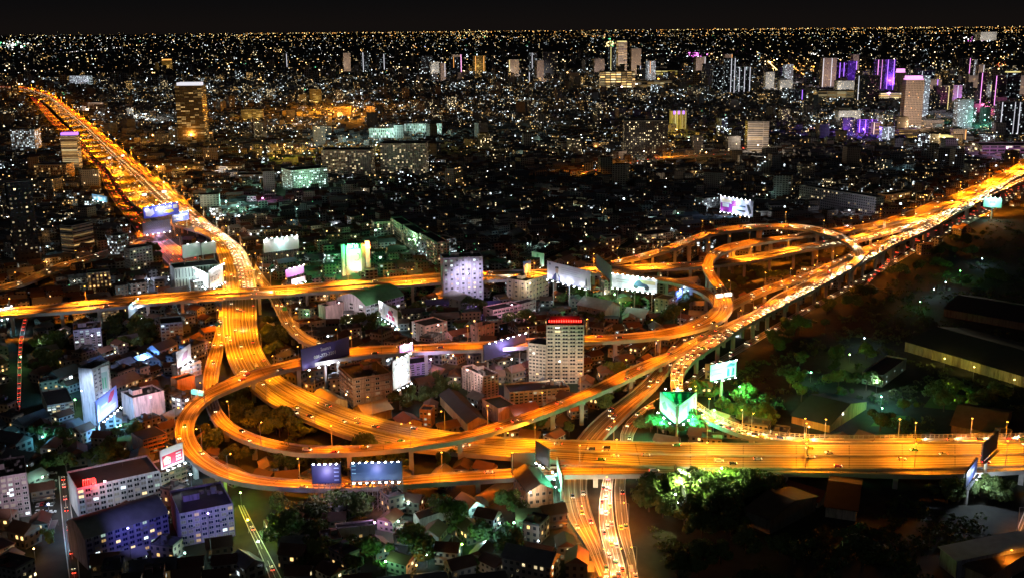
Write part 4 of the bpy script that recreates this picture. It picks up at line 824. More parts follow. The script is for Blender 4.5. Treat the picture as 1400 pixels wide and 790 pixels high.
SKY = [ # x1, x2, base y, top y, facade, edge key, strip xs, label
 (834, 843, 98, 64, 'F8', 'y', (-.8,), 'slim dark tower with a bluish sign beside the twin mall towers'),
 (845, 857, 99, 58, 'F4', 'y', (), 'banded tower with yellow green crown above the shopping mall'),
 (863, 876, 106, 67, 'F2', None, (), 'plain beige tower right of the yellow crowned tower'),
 (696, 710, 106, 82, 'F2', 'y', (-.9,), 'small beige tower left of the dark central blocks'),
 (734, 748, 107, 92, 'F1', None, (), 'low pale twin block left of the shopping mall'),
 (589, 602, 104, 85, 'F1', None, (), 'white glowing block beside the stadium lamps'),
 (619, 632, 103, 75, 'F2', 'p', (.8,), 'brownish tower right of the white glowing block'),
 (648, 664, 100, 77, 'F5', 'o', (-.7, .7), 'orange crowned block in the far middle'),
 (470, 480, 98, 73, 'F2', None, (), 'dim violet tower in the far middle left'),
 (496, 506, 98, 72, 'F8', 'w', (-.8,), 'dark slim tower with a white edge in the far middle left'),
 (521, 530, 98, 74, 'F8', 'w', (0,), 'dark slim tower with a bright centre strip in the far middle'),
 (389, 396, 94, 74, 'F6', 'w', (0,), 'thin dark tower with a white mast strip'),
 (424, 440, 143, 123, 'F5', None, (), 'orange lit block above the orange floodlit campus'),
 (457, 480, 160, 147, 'F5', None, (), 'orange lit office inside the floodlit campus'),
 (330, 345, 165, 151, 'F5', None, (), 'left one of two small orange lit blocks'),
 (346, 360, 165, 151, 'F5', None, (), 'right one of two small orange lit blocks'),
 (222, 236, 96, 83, 'F5', 'o', (), 'round orange lit block with masts on the far left'),
 (47, 56, 92, 70, 'F6', None, (), 'dark tower under the green white glare'),
 (962, 975, 118, 88, 'F6', None, (), 'dark tower below the magenta lamp'),
 (975, 990, 126, 90, 'F8', None, (), 'very dark slab right of the magenta lamp'),
 (990, 1004, 130, 80, 'F8', 'w', (.2, .9), 'dark tower with twin white strips'),
 (1008, 1026, 130, 92, 'F8', 'w', (-.8, 0, .8), 'dark tower with three white strips and starry lights'),
 (1046, 1058, 124, 99, 'F1', None, (), 'small white block beside the bright open road'),
 (1066, 1083, 127, 110, 'F1', None, (), 'white cube block at the end of the bright open road'),
 (1123, 1142, 122, 80, 'F2', 'w', (-.9, .3), 'tall beige grey tower left of the violet towers'),
 (1146, 1154, 112, 86, 'F7', 'v', (-.7, .7), 'left violet neon tower'),
 (1158, 1170, 114, 84, 'F7', 'v', (.9,), 'second violet neon tower with a blue edge'),
 (1144, 1168, 128, 111, 'F1', None, (), 'white mall block at the foot of the violet towers'),
 (1172, 1201, 140, 104, 'F6', 'w', (-.98,), 'broad black tower in front of the violet towers'),
 (1196, 1208, 124, 82, 'F7', 'p', (-.6, .3), 'pink and violet neon tower behind the black tower'),
 (1208, 1222, 126, 82, 'F7', 'v', (-.5, .7), 'deep blue neon tower with red tips'),
 (1225, 1236, 133, 100, 'F2', 'p', (), 'dim tower between the neon towers and the pink crowned tower'),
 (1234, 1259, 178, 110, 'F2', 'p', (), 'beige double tower with a bright pink crown'),
 (1258, 1268, 162, 104, 'F3', None, (), 'grey slab behind the pink crowned tower'),
 (1171, 1187, 186, 164, 'F7', 'v', (-.6, .4), 'left low block washed in blue violet light'),
 (1184, 1198, 186, 164, 'F7', 'v', (0,), 'right low block washed in blue violet light'),
 (1190, 1203, 190, 168, 'F5', 'y', (-.4,), 'yellow striped low block beside the blue violet ones'),
 (1205, 1222, 196, 174, 'F3', 'w', (0,), 'white striped low block before the gold hall'),
 (1278, 1297, 152, 118, 'F6', 'y', (.8,), 'dark tower with yellow roof line and a white edge'),
 (1307, 1328, 178, 137, 'F3', None, (), 'pale grey tower right of the orange ramp'),
 (1300, 1306, 148, 119, 'F7', 'p', (0,), 'thin tower with pink edge'),
 (1338, 1346, 150, 100, 'F6', 'p', (-.8,), 'narrow dark tower with pink edge near the right'),
 (1358, 1372, 148, 104, 'F6', 'p', (-.9,), 'dark tower with windows and a pink edge'),
 (1374, 1392, 146, 100, 'F8', 'y', (), 'dark glass tower near the right edge'),
 (1363, 1385, 188, 140, 'F8', 'w', (-.7, .9), 'blue grey tower with white edge strips at right'),
 (1385, 1412, 188, 140, 'F8', 'w', (-.6, .5), 'rightmost blue grey tower with white edge strips'),
 (1146, 1176, 168, 152, 'F1', None, (), 'low pale terrace in the dark quarter left of the pink crowned tower'),
 (1262, 1306, 199, 189, 'F5', 'y', (), 'long low gold lit hall'), (1229, 1256, 190, 178, 'F5', None, (), 'gold lit low hall before the pink crowned tower'),
 (1303, 1320, 196, 178, 'F2', 'o', (.9,), 'orange brown low block beside the orange ramp'),
 (1257, 1290, 176, 165, 'F2', None, (), 'banded low parking block'),
 (1340, 1362, 56, 44, 'F1', None, (), 'white glowing block on the horizon at right'),
 (742, 762, 107, 72, 'F6', None, (), 'unlit slab left of the shopping mall'),
 (780, 792, 118, 100, 'F2', None, (), 'dim brown block left of the shopping mall'),
 (296, 330, 238, 228, 'F1', None, (), 'low white rows at the edge of the orange roads'),
 (322, 372, 249, 240, 'F3', None, (), 'low dark hall beside the stadium field'),
 (96, 122, 118, 104, 'F3', None, (), 'small grey block beyond the far end of the expressway'),
 (114, 142, 152, 141, 'F2', None, (), 'low brown halls right of the far expressway'),
 (272, 290, 196, 184, 'F2', 'o', (), 'orange lit block at the foot of the gold tower')]
for k, (x1, x2, yb, yt, fm, ek, xs, lb) in enumerate(SKY):
    r, W, D, h = far_b('tower_block', lb, (x1, yb), (x2, yb - .4), yt, FB[fm], cat='tower' if yb - yt > 20 else 'building')
    if ek and xs: edge(r, W, D, h, ek, xs, .05, 1, max(1.4, pxm(r.location) * .7))
    fc = {'F1': (1, .92, .85), 'F2': (1, .78, .62), 'F3': (.85, .88, 1), 'F7': (.35, .1, 1), 'F5': (1, .6, .12), 'F4': (1, .8, .6)}.get(fm)
    if fc:
        dd_ = max(h, W) * .8 + 20; light(r, (0, -D / 2 - dd_, h * .35), 'SPOT', fc, dd_ * dd_ * (34 if fm == 'F7' else 26), 1.0, 110, (0, 0, h * .5), name='facade_fill')  # added spot ahead of the tower to brighten its front
    if ek and not xs: crown(r, W, D, h, ek, max(3, pxm(r.location) * 1.6), .9)
    if ek == 'p' and not xs or lb.startswith('beige double'):
        crown(r, W, D, h, 'p', pxm(r.location) * 5, .8)
for x, yb, yt in ((1197, 104, 81), (1203, 104, 80), (1211, 104, 81)): pass
far_b('mall', 'broad shopping mall glowing pink white beneath the twin towers', (820, 124), (868, 121), 99, facade('facade_mall', (.6, .5, .5), 20, 9, .85, .5, .8, 2.2, 'warm'), 90, cat='mall')
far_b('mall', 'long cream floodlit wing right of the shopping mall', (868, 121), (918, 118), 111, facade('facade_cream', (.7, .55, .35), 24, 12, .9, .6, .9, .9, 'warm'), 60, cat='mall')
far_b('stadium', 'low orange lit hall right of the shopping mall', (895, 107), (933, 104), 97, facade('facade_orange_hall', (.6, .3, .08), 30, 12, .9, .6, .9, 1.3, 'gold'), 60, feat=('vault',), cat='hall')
far_b('mall', 'wide mall with white and pink sign strip at the right edge', (1342, 214), (1420, 208), 200, facade('facade_signs', (.3, .2, .3), 14, 7, .85, .5, .5, 2.2, 'mix'), 60, cat='mall')
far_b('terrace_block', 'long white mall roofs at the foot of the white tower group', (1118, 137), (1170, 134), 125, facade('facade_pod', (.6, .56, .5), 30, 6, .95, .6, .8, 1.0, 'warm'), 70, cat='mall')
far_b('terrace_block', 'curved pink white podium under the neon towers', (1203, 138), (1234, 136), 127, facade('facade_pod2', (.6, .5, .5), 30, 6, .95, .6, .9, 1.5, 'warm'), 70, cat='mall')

rt = random.Random(4)
for k in range(34):
    px = rt.choice([rt.uniform(1040, 1400), rt.uniform(1120, 1400), rt.uniform(560, 1040)]); yb = rt.uniform(106, 172) if px > 1040 else rt.uniform(96, 116); wpx = rt.uniform(7, 15) * (1 if yb < 120 else 1.3); g = G(px, yb)
    if OC.hit(g.x, g.y, 15): continue
    fm, nm = rt.choice([('F6', 'dark windowed'), ('F8', 'dark glassy'), ('F2', 'beige'), ('F3', 'grey'), ('F6', 'dark windowed')]); r, W, D, h = far_b('tower_block', 'mid height %s tower in the far %s cluster' % (nm, 'right hand' if px > 1040 else 'central'), (px, yb), (px + wpx, yb), yb - rt.uniform(16, 34), FB[fm])
    r['group'] = 'far %s towers' % nm
    ek = rt.choice(['w', None, 'p', 'y', None, 'v', 'w', 'o']) if px > 1040 else rt.choice([None, 'w', 'o'])
    if ek: edge(r, W, D, h, ek, (rt.uniform(-.9, .9),), rt.uniform(.05, .5), 1, pxm(g) * .6)
    if fm in ('F2', 'F3'): dd_ = h * .8 + 20; light(r, (0, -D / 2 - dd_, h * .35), 'SPOT', (1, .8, .75), dd_ * dd_ * 20, 1.0, 110, (0, 0, h * .5), name='facade_fill')  # spot without a fixture, added to light this front

# ---------------------------------------------------------------- billboards
def board_mat(col): return plain('board_%d_%d_%d' % tuple(int(c * 100) for c in col), col, .55, 0, .05)
def led_mat(col, s): return glow('led_%d_%d_%d_%d' % (int(col[0] * 100), int(col[1] * 100), int(col[2] * 100), int(s * 10)), col, s)
def billboard(label, BL, BR, ytop, gy=None, z=None, poles=2, col=(.7, .7, .7), art=(), lamps='bottom', lc=(.85, .93, 1), lp=5200, nl=None, spill=9000, back=False, scaffold=False, cat='billboard', zb=None, led=0, sc=(.7, .85, 1), dup=True):
    xm, ym = (BL[0] + BR[0]) / 2, (BL[1] + BR[1]) / 2
    if zb is None: zb = hz(G(xm, gy), ym)
    a = G(*BL, zb); b = G(*BR, zb); W = (b - a).length; ht = hz((a.x, a.y), ytop) - zb
    rot = math.atan2(b.y - a.y, b.x - a.x); c = (a + b) / 2
    gz = 0.0 if z is None else z
    root = empty('billboard', (c.x, c.y, gz), rot); tag(root, label, cat, 'advertising billboards'); zb -= gz
    m = MB(); m.box(0, .25, zb, W, .5, ht); m.build('panel', led_mat(col, led) if led else board_mat(col), root)
    m = MB(); n = max(2, int(W / 4))
    for i in range(n + 1):
        x = -W / 2 + W * i / n; m.beam((x, .75, zb - .6), (x, .75, zb + ht), .22, .22)
        if i < n: m.beam((x, 1.0, zb), (x + W / n, 1.0, zb + ht), .14, .14)
    for f in (.05, .5, .95): m.beam((-W / 2, 1.2, zb + ht * f), (W / 2, 1.2, zb + ht * f), .2, .2)
    m.box(0, -1.0, zb - .75, W, 1.6, .12)
    m.build('back_frame', M_DARKSTEEL, root)
    for i in range(poles):
        x = 0 if poles == 1 else -W * .38 + W * .76 * i / (poles - 1); m = MB(); r = .9 if poles == 1 else .55
        m.tube((x, 1.6, 0), (x, 1.6, zb + ht * .4), r * 1.15, r, 10); m.build('pole', M_PIER, root)
    if scaffold:
        m = MB(); n = max(3, int(W / 2.6)); top = zb + ht
        for i in range(n + 1):
            x = -W / 2 + W * i / n
            for y in (.9, 3.4): m.beam((x, y, 0), (x, y, top), .16, .16)
            k = 0
            while k * 3 < zb:
                z1 = min(zb, k * 3 + 3); m.beam((x, .9, k * 3), (x, 3.4, z1), .1, .1)
                if i < n: m.beam((x, .9, k * 3), (x + W / n, .9, z1), .1, .1); m.beam((x, .9, z1), (x + W / n, .9, z1), .1, .1)
                k += 1
        m.build('scaffold', M_STEEL, root)
    if art:
        mats = []; m = MB(); lay = 0
        for it in art:
            if it[0] == 'poly':
                mt = led_mat(it[1], led) if led else board_mat(it[1])
                if mt not in mats: mats.append(mt)
                lay += 1
                m.face([(-W / 2 + W * x, -.02 - .015 * lay, zb + ht * y) for x, y in it[2]], mats.index(mt))
        if m.f: m.build('print', mats, root)
        for it in art:
            if it[0] == 'text':
                mt = led_mat(it[5], led) if led else board_mat(it[5])
                o = link('lettering', text_mesh(it[1], it[4] * ht, mt), root, (-W / 2 + W * it[2], -.35, zb + ht * it[3])); o.rotation_euler = (math.pi / 2, 0, 0)
    if lamps:
        nl = nl or max(2, int(W / 7)); lens = glow('flood_lens', (.88, .95, 1), 50)
        rows = ('bottom', 'top') if lamps == 'both' else (lamps,)
        for rw in rows:
            zz = zb - .4 if rw == 'bottom' else zb + ht + .5
            for i in range(nl):
                x = -W / 2 + W * (i + .5) / nl; m = MB(); m.beam((x, 0, zz), (x, -2.6, zz), .1, .1); m.box(x, -2.7, zz, .7, .5, .3); m.box(x, -2.7, zz + .3, .9, .7, .22, 0, 1)
                m.build('flood_lamp', [M_DARKSTEEL, lens], root)
                if i % (2 if nl > 5 else 1) == 0 and not led: light(root, (x, -2.9, zz + (.6 if rw == 'bottom' else -.3)), 'SPOT', lc, lp * (.10 if lamps == 'both' else .2) * (2 if nl > 5 else 1) * max(1, ht / 12), .3, 120, (x, 0, zb + ht * .5), .6, name='flood_light')
    if spill: light(root, (0, -5, zb - 1.5 if lamps == 'bottom' else zb + ht * .5), 'POINT', sc, spill * .26, .6, name='added_spill')  # added point light with no fixture, tints the board's surroundings
    return root, W, ht, zb
def T(s, x, y, size, c): return ('text', s, x, y, size, c)
def R(c, x0, y0, x1, y1): return ('poly', c, [(x0, y0), (x1, y0), (x1, y1), (x0, y1)])
def Pg(c, *p): return ('poly', c, list(p))
def Sc(c, x, y, wd, ht, n, seed):
    rr = random.Random(seed); out = []; st = wd / n
    for i in range(n):
        k = rr.random(); a = x + i * st; w2 = st * .62
        out.append(R(c, a, y, a + w2 * .26, y + ht))
        if k < .7: out.append(R(c, a + w2 * .26, y + ht * (.8 if k < .35 else 0), a + w2, y + ht * (1 if k < .35 else .2)))
        if k > .3: out.append(R(c, a + w2 * .78, y + ht * .2, a + w2, y + ht * .8))
    return out
W_ = (.85, .85, .85); K_ = (.04, .04, .05)
billboard('dark purple billboard with a white phone number lit by floodlights', (413, 506), (478, 488.6), 477, gy=530, poles=1, col=(.05, .03, .16), lc=(.85, .85, 1), lp=5000, nl=5, art=[T('\u0e42\u0e06\u0e29\u0e13\u0e32', .5, .74, .2, W_), T('081-773-3201', .48, .46, .22, W_)], spill=26000, sc=(.8, .85, 1))
man = [R((.88, .84, .84), .25, .06, .97, .95), Pg((.08, .1, .3), (.12, .02), (.16, .3), (.2, .44), (.25, .44), (.3, .3), (.32, .02)), Pg(W_, (.215, .02), (.22, .42), (.26, .42), (.29, .05)), Pg((.6, .4, .3), (.205, .45), (.2, .6), (.215, .72), (.265, .72), (.275, .6), (.26, .45)), Pg(K_, (.195, .66), (.2, .8), (.27, .82), (.28, .7), (.265, .72), (.215, .72))] + [R((.6, .58, .6), .34, .82 - .11 * i, .78 - .04 * (i % 3), .84 - .11 * i) for i in range(4)] + [Pg((.1, .12, .12), (.9, .15), (.895, .4), (.91, .62), (.925, .4), (.93, .15)), R((.2, .25, .4), .05, .82, .09, .92)]
billboard('wide white billboard with a man in a suit on three poles', (748, 381), (807, 396.5), 356.6, gy=424, poles=3, col=(.78, .78, .85), art=man, lamps='bottom', lp=5200, spill=22000, sc=(.5, .6, 1))
bike = [R((.86, .82, .82), .02, .04, .98, .96), R((.75, .6, .3), .55, .55, .96, .8)] + [Pg(K_, *[(.54 + .055 * math.cos(t), .3 + .17 * math.sin(t)) for t in [i * .785 for i in range(8)]]), Pg(K_, *[(.78 + .055 * math.cos(t), .28 + .17 * math.sin(t)) for t in [i * .785 for i in range(8)]]), Pg((.06, .07, .14), (.5, .45), (.56, .72), (.62, .78), (.68, .6), (.78, .52), (.82, .4), (.7, .3), (.58, .3))] + [R((.55, .5, .5), .1, .62, .4, .68), R((.65, .5, .5), .12, .45, .36, .5)]
billboard('wide white billboard with a dark motorbike and rows of lamps', (836, 392.5), (898, 401), 374, gy=434, poles=3, col=(.8, .8, .78), art=bike, lamps='both', lp=3600, nl=9, spill=22000, sc=(.3, 1, .8))
billboard('grey back of a tilted billboard between the two wide white ones', (815, 366), (835, 384), 347, gy=405, poles=2, col=(.3, .34, .38), lamps=None, spill=0)
billboard('slanted white poster board with a red figure in front of the green roofed office', (518, 431), (543.5, 446), 410, gy=455, poles=2, col=(.85, .83, .83), lp=5200, art=[Pg((.75, .03, .12), (.5, .5), (.55, .7), (.68, .75), (.78, .6), (.76, .45), (.6, .42)), Pg(K_, (.68, .72), (.7, .84), (.8, .8), (.78, .64)), R((.7, .05, .2), .42, .22, .52, .4), R((.7, .05, .2), .56, .2, .66, .38), R((.7, .05, .2), .7, .2, .86, .46), R(K_, .12, .35, .16, .8), R((.5, .5, .5), .24, .3, .27, .82), R((.5, .5, .5), .32, .3, .35, .82)], spill=22000, sc=(.4, .7, 1))
def tri():
    zb = 14.0; pts = [(901.5, 560), (925.5, 581), (952, 560)]
    A_, B_, C_ = (G(x, y, zb) for x, y in pts)
    g = [W_, (.7, .85, .75)]
    billboard('left face of the green lit three sided billboard above the trees', pts[0], pts[1], 535, zb=zb, poles=2, col=(.75, .78, .75), lp=16000, spill=110000, sc=(.06, 1, .4), lc=(.88, 1, .95), art=[Pg((.3, .35, .35), (.2, .25), (.14, .5), (.3, .72), (.45, .5), (.4, .28)), Pg((.7, .65, .1), (.6, .25), (.62, .5), (.98, .32), (.98, .1)), R((.5, .55, .5), .5, .62, .94, .78)])
    billboard('right face of the green lit three sided billboard above the trees', pts[1], pts[2], 556, zb=zb, poles=2, col=(.75, .8, .75), lp=16000, spill=110000, sc=(.06, 1, .4), lc=(.88, 1, .95), art=[R((.3, .4, .3), .52, .2, .57, .75), R((.6, .5, .3), .25, .65, .55, .85), R((.3, .3, .3), .84, .2, .9, .8), R(W_, .62, .1, .8, .9)])
    h_ = hz((A_.x, A_.y), 535) - zb
    billboard('unlit rear face of the green lit three sided billboard', (952, 559.5), (901.5, 559.5), P((C_.x, C_.y, zb + h_))[1], zb=zb, poles=1, col=(.1, .4, .3), lp=3000, spill=0, lamps='top', lc=(.6, 1, .85))
tri()
billboard('blue teal lit billboard on one thick pole beside the curving carriageway', (971, 521), (1006, 513), 499, gy=556, poles=1, col=(.65, .72, .9), lp=4600, lamps='both', nl=4, lc=(.7, .92, 1), spill=30000, sc=(.1, .6, 1), art=[R((.45, .5, .7), .03, .62, .6, .7), R((.55, .2, .35), .05, .3, .55, .42), *Sc((.6, .1, .3), .06, .3, .5, .12, 9, 2), Pg((.05, .1, .2), (.62, .08), (.66, .6), (.72, .5), (.74, .1)), Pg((.05, .1, .2), (.8, .06), (.84, .62), (.92, .5), (.92, .1)), Pg((.1, .15, .3), (.6, .7), (.75, .9), (.95, .8), (.9, .66))])
billboard('magenta and white billboard with a row of lamps in the middle distance', (984, 289), (1029, 297), 268, gy=307, poles=3, col=(.8, .7, .8), lp=9000, lamps='both', nl=8, spill=60000, sc=(.3, .6, 1), art=[Pg((.35, .03, .35), (.02, .05), (.02, .6), (.4, .6), (.38, .05)), R((.8, .8, .8), .08, .35, .28, .58), R((.75, .6, .4), .06, .66, .36, .86), R(K_, .5, .5, .78, .6), R(K_, .5, .22, .78, .32), Pg(K_, (.8, .72), (.88, .75), (.97, .2), (.9, .12)), R((.4, .05, .2), .36, .45, .5, .8)])
billboard('large blue billboard with white and yellow figures above the toll plaza', (197, 299.5), (245, 291.5), 284, gy=330, poles=0, scaffold=True, col=(.1, .12, .7), led=0, lp=9000, lamps='top', lc=(.8, .8, 1), spill=60000, sc=(.6, .6, 1), art=[Pg(W_, (.06, .2), (.04, .8), (.12, .9), (.2, .7), (.26, .85), (.3, .3), (.18, .1)), *Sc(W_, .32, .55, .5, .32, 6, 5), Pg((.8, .7, .1), (.55, .3), (.62, .5), (.8, .5), (.85, .25), (.7, .15)), R(W_, .84, .5, .96, .85)])
billboard('small blue and white billboard right of the large blue one', (236, 305), (259, 300), 293, gy=322, poles=2, col=(.2, .25, .7), lp=6000, nl=3, lamps='top', spill=20000, art=[R(W_, .08, .55, .9, .75), R(W_, .1, .2, .6, .4)])
billboard('dark lattice board under the large blue billboard', (196, 322), (234, 316), 305, gy=330, poles=0, scaffold=True, col=(.16, .17, .24), lp=5000, nl=5, lamps='bottom', lc=(.8, .6, 1), spill=26000, sc=(.8, .5, 1))
billboard('left blank grey white rooftop board on the store building', (250, 354), (275, 349), 336, gy=392, poles=2, col=(.6, .6, .58), lamps='top', lp=2600, nl=2, spill=0)
billboard('right blank grey white rooftop board on the store building', (276, 349), (296, 346), 333, gy=388, poles=2, col=(.55, .52, .48), lamps='top', lp=1800, nl=2, spill=0)
billboard('left wing of the glaring white V shaped sign beside the expressway', (268, 386), (286, 395), 366, gy=404, poles=2, col=(.85, .85, .85), lp=9000, lamps='both', nl=5, spill=60000, sc=(.9, .95, 1), art=[Pg((.3, .3, .3), (.2, .3), (.2, .5), (.7, .75), (.75, .6)), R((.3, .3, .3), .3, .2, .8, .27)])
billboard('right wing of the glaring white V shaped sign beside the expressway', (287, 395), (306, 385), 370, gy=404, poles=2, col=(.85, .85, .85), lp=9000, lamps='both', nl=5, spill=0, art=[*Sc((.15, .15, .15), .1, .3, .6, .3, 5, 7), *Sc((.25, .25, .25), .3, .68, .5, .1, 6, 9)])
billboard('blank beige white billboard with lamps on top by the expressway', (361, 346), (409, 340), 327.6, gy=366, poles=0, scaffold=True, col=(.62, .52, .48), lamps='top', lp=7500, nl=7, spill=14000, sc=(.4, .9, 1))
billboard('magenta lit board behind the blue gabled rooftop sign', (391, 380), (416, 373), 369, gy=396, poles=2, col=(.6, .25, .65), lamps='top', lp=9000, nl=4, spill=20000, sc=(1, .3, 1))
billboard('small white panel on the dark blue gabled rooftop sign', (399, 389), (418, 384), 382, gy=400, poles=2, col=(.6, .5, .6), lamps='bottom', lp=4500, nl=3, spill=40000, sc=(.9, .95, 1))
billboard('slanted violet banner with a red shape by the bluish office tower', (134, 578), (162, 555), 548, gy=594, poles=2, col=(.35, .35, .8), lp=6500, nl=6, lamps='bottom', lc=(.8, .8, 1), spill=42000, sc=(.15, .45, 1), art=[Pg((.7, .05, .1), (.52, .5), (.58, .75), (.7, .9), (.88, .92), (.84, .7), (.7, .5)), R(W_, .08, .2, .12, .75), R((.75, .75, .95), .2, .5, .5, .6), R((.6, .6, .95), .2, .25, .9, .32)])
billboard('left facing white poster board beside the sports ground lamps', (243, 503), (262, 491), 481, gy=520, poles=2, col=(.8, .78, .78), lp=6000, nl=3, spill=32000, sc=(.7, .85, 1), art=[Pg((.45, .25, .35), (.2, .2), (.5, .7), (.8, .75), (.7, .3))])
billboard('bluish white board standing edge on above the straight expressway', (176.5, 434), (189, 423), 418, gy=446, poles=1, col=(.55, .7, .75), lp=5000, nl=2, lamps='top', spill=10000)
billboard('red and white food billboard on the open deck building', (221, 642.5), (252, 629.5), 616, zb=24, z=20, poles=0, col=(.85, .8, .8), lp=4200, nl=4, lc=(1, .9, .9), spill=20000, sc=(.8, .9, 1), art=[R((.7, .02, .08), .06, .1, .94, .68), Pg((.85, .75, .5), (.12, .2), (.1, .5), (.25, .62), (.42, .5), (.4, .2)), R(W_, .65, .2, .88, .3), R(W_, .65, .36, .88, .46), R(W_, .65, .52, .88, .6), Pg((.1, .4, .1), (.32, .3), (.34, .45), (.4, .4))])
billboard('left black backed board above the outer loop road at the bottom centre', (699, 640), (731.5, 639.5), 619, gy=664, poles=2, col=(.02, .02, .025), lamps=None, spill=0)
billboard('right black slanted board above the outer loop road at the bottom centre', (732, 627), (750, 639), 602, gy=658, poles=2, col=(.02, .02, .025), lamps='bottom', lp=300, nl=4, spill=0)
billboard('tall black tilted board on one massive pole above the expressway at right', (1342.6, 631), (1363.5, 612), 607, gy=666, poles=1, col=(.03, .02, .02), lamps=None, spill=0)
billboard('lower dark blue tilted board beside the bright flood lamp at right', (1320, 667), (1335, 645), 646, gy=690, poles=1, col=(.02, .03, .1), lamps=None, spill=60000, sc=(.7, .85, 1), art=[R((.5, .5, .6), .5, .62, .75, .65), R((.5, .5, .6), .5, .5, .75, .53)])
billboard('left dark blue billboard on a steel scaffold in front of the outer loop', (427, 661), (466, 660), 634, gy=700, poles=0, scaffold=True, col=(.02, .022, .07), lp=1400, nl=5, lamps='top', lc=(.75, .8, 1), spill=30000, sc=(.7, .6, 1), art=[R((.2, .25, .4), .78, y, .95, y + .05) for y in (.15, .35, .55, .75)])
billboard('right wide dark blue billboard on a steel scaffold in front of the outer loop', (480, 657.5), (550, 655.5), 632, gy=699, poles=0, scaffold=True, col=(.012, .04, .10), lp=1700, nl=8, lamps='both', lc=(.6, .85, 1), spill=20000, sc=(.7, .6, 1), art=[R((.2, .4, .5), .02, y, .1, y + .05) for y in (.4, .6, .8)])
billboard('dark back of a wide board with violet lamps beside the beige tower wing', (662, 493), (719, 476), 471, gy=512, poles=2, col=(.03, .03, .06), lp=1200, nl=7, lamps='top', lc=(.7, .6, 1), spill=42000, sc=(.55, .4, 1))
billboard('small violet patterned board above the outer loop', (547, 488), (565, 484), 472, gy=516, poles=1, col=(.45, .35, .75), lp=7000, nl=2, lamps='top', spill=14000, sc=(.7, .6, 1), art=[R((.25, .2, .6), x, .1, x + .08, .9) for x in (.1, .3, .5, .7)])
billboard('glittering white board with confetti pattern facing the brown apartments', (538, 533), (561, 522), 493, gy=560, poles=1, col=(.6, .55, .5), lp=6000, nl=4, lamps='both', lc=(.85, .93, 1), spill=42000, sc=(.8, .92, 1), art=[R(random.choice([(.8, .7, .6), (.15, .1, .08), (.9, .9, .85), (.5, .35, .25), (.3, .3, .35)]), x, y, x + .07, y + .04) for x, y in [(random.uniform(.05, .88), random.uniform(.04, .92)) for _ in range(90)]])
billboard('board seen edge on with a white green lamp strip left of the bottom streets', (761, 640), (768, 670), 624, zb=12, poles=1, col=(.4, .6, .55), lp=7000, nl=3, spill=60000, sc=(.3, 1, .7))
billboard('board seen edge on over the dark green trees with glaring lamps', (921, 650), (937, 692), 634, zb=10, poles=2, col=(.3, .35, .3), lp=5000, nl=4, spill=70000, sc=(.85, 1, .75))
billboard('teal glowing blank board beside the upper right expressway', (1344, 283), (1369, 284.5), 270, gy=300, poles=1, col=(.45, .75, .65), lp=9000, nl=4, lamps='top', lc=(.7, 1, .85), spill=40000, sc=(.3, 1, .7), art=[R((.15, .4, .3), .35, .4, .65, .65)])
billboard('small blue and white board on a slim pole near the slip ramp', (923, 412), (933.5, 405), 399, gy=424, poles=1, col=(.15, .2, .9), lp=6000, nl=2, lamps='top', spill=14000, sc=(.2, .4, 1), art=[R(W_, .15, .25, .85, .8), R((.3, .4, .9), .25, .45, .75, .55)])
billboard('green and white poster board behind the cream hotel', (727, 363), (744, 366), 344, gy=372, poles=2, col=(.5, .75, .6), lp=8000, nl=3, spill=14000, sc=(.2, 1, .5), art=[R((.2, .5, .3), .4, .1, .55, .9), R((.2, .5, .3), .05, .4, .2, .7)])
billboard('blue vertical banner on the roof of the cream hotel', (716, 379), (726, 377), 358, gy=402, poles=1, col=(.08, .15, .6), lp=6000, nl=2, spill=14000, sc=(.3, .8, 1), art=[R(W_, .3, .3, .6, .8)])
billboard('cyan white glaring board at the left end of the straight expressway', (-4, 438), (18, 432), 424, gy=452, poles=1, col=(.6, .8, .85), lp=8000, nl=3, lamps='both', spill=42000, sc=(.3, .85, 1))
billboard('light blue lit board by the reddish road at left', (126, 273), (147, 277), 265, gy=288, poles=2, col=(.35, .6, .85), lp=12000, nl=3, spill=16000, sc=(.3, .9, 1), art=[R(W_, .1, .3, .7, .7)])
billboard('white rooftop screen panel on the bluish office tower', (136, 553), (153, 547), 504, gy=574, poles=1, col=(.8, .85, .85), lp=6500, nl=2, lamps='bottom', spill=0, art=[R((.4, .6, .6), .2, .3, .85, .85), R((.1, .5, .3), .4, .4, .5, .7), R((.1, .5, .3), .6, .4, .7, .7)])
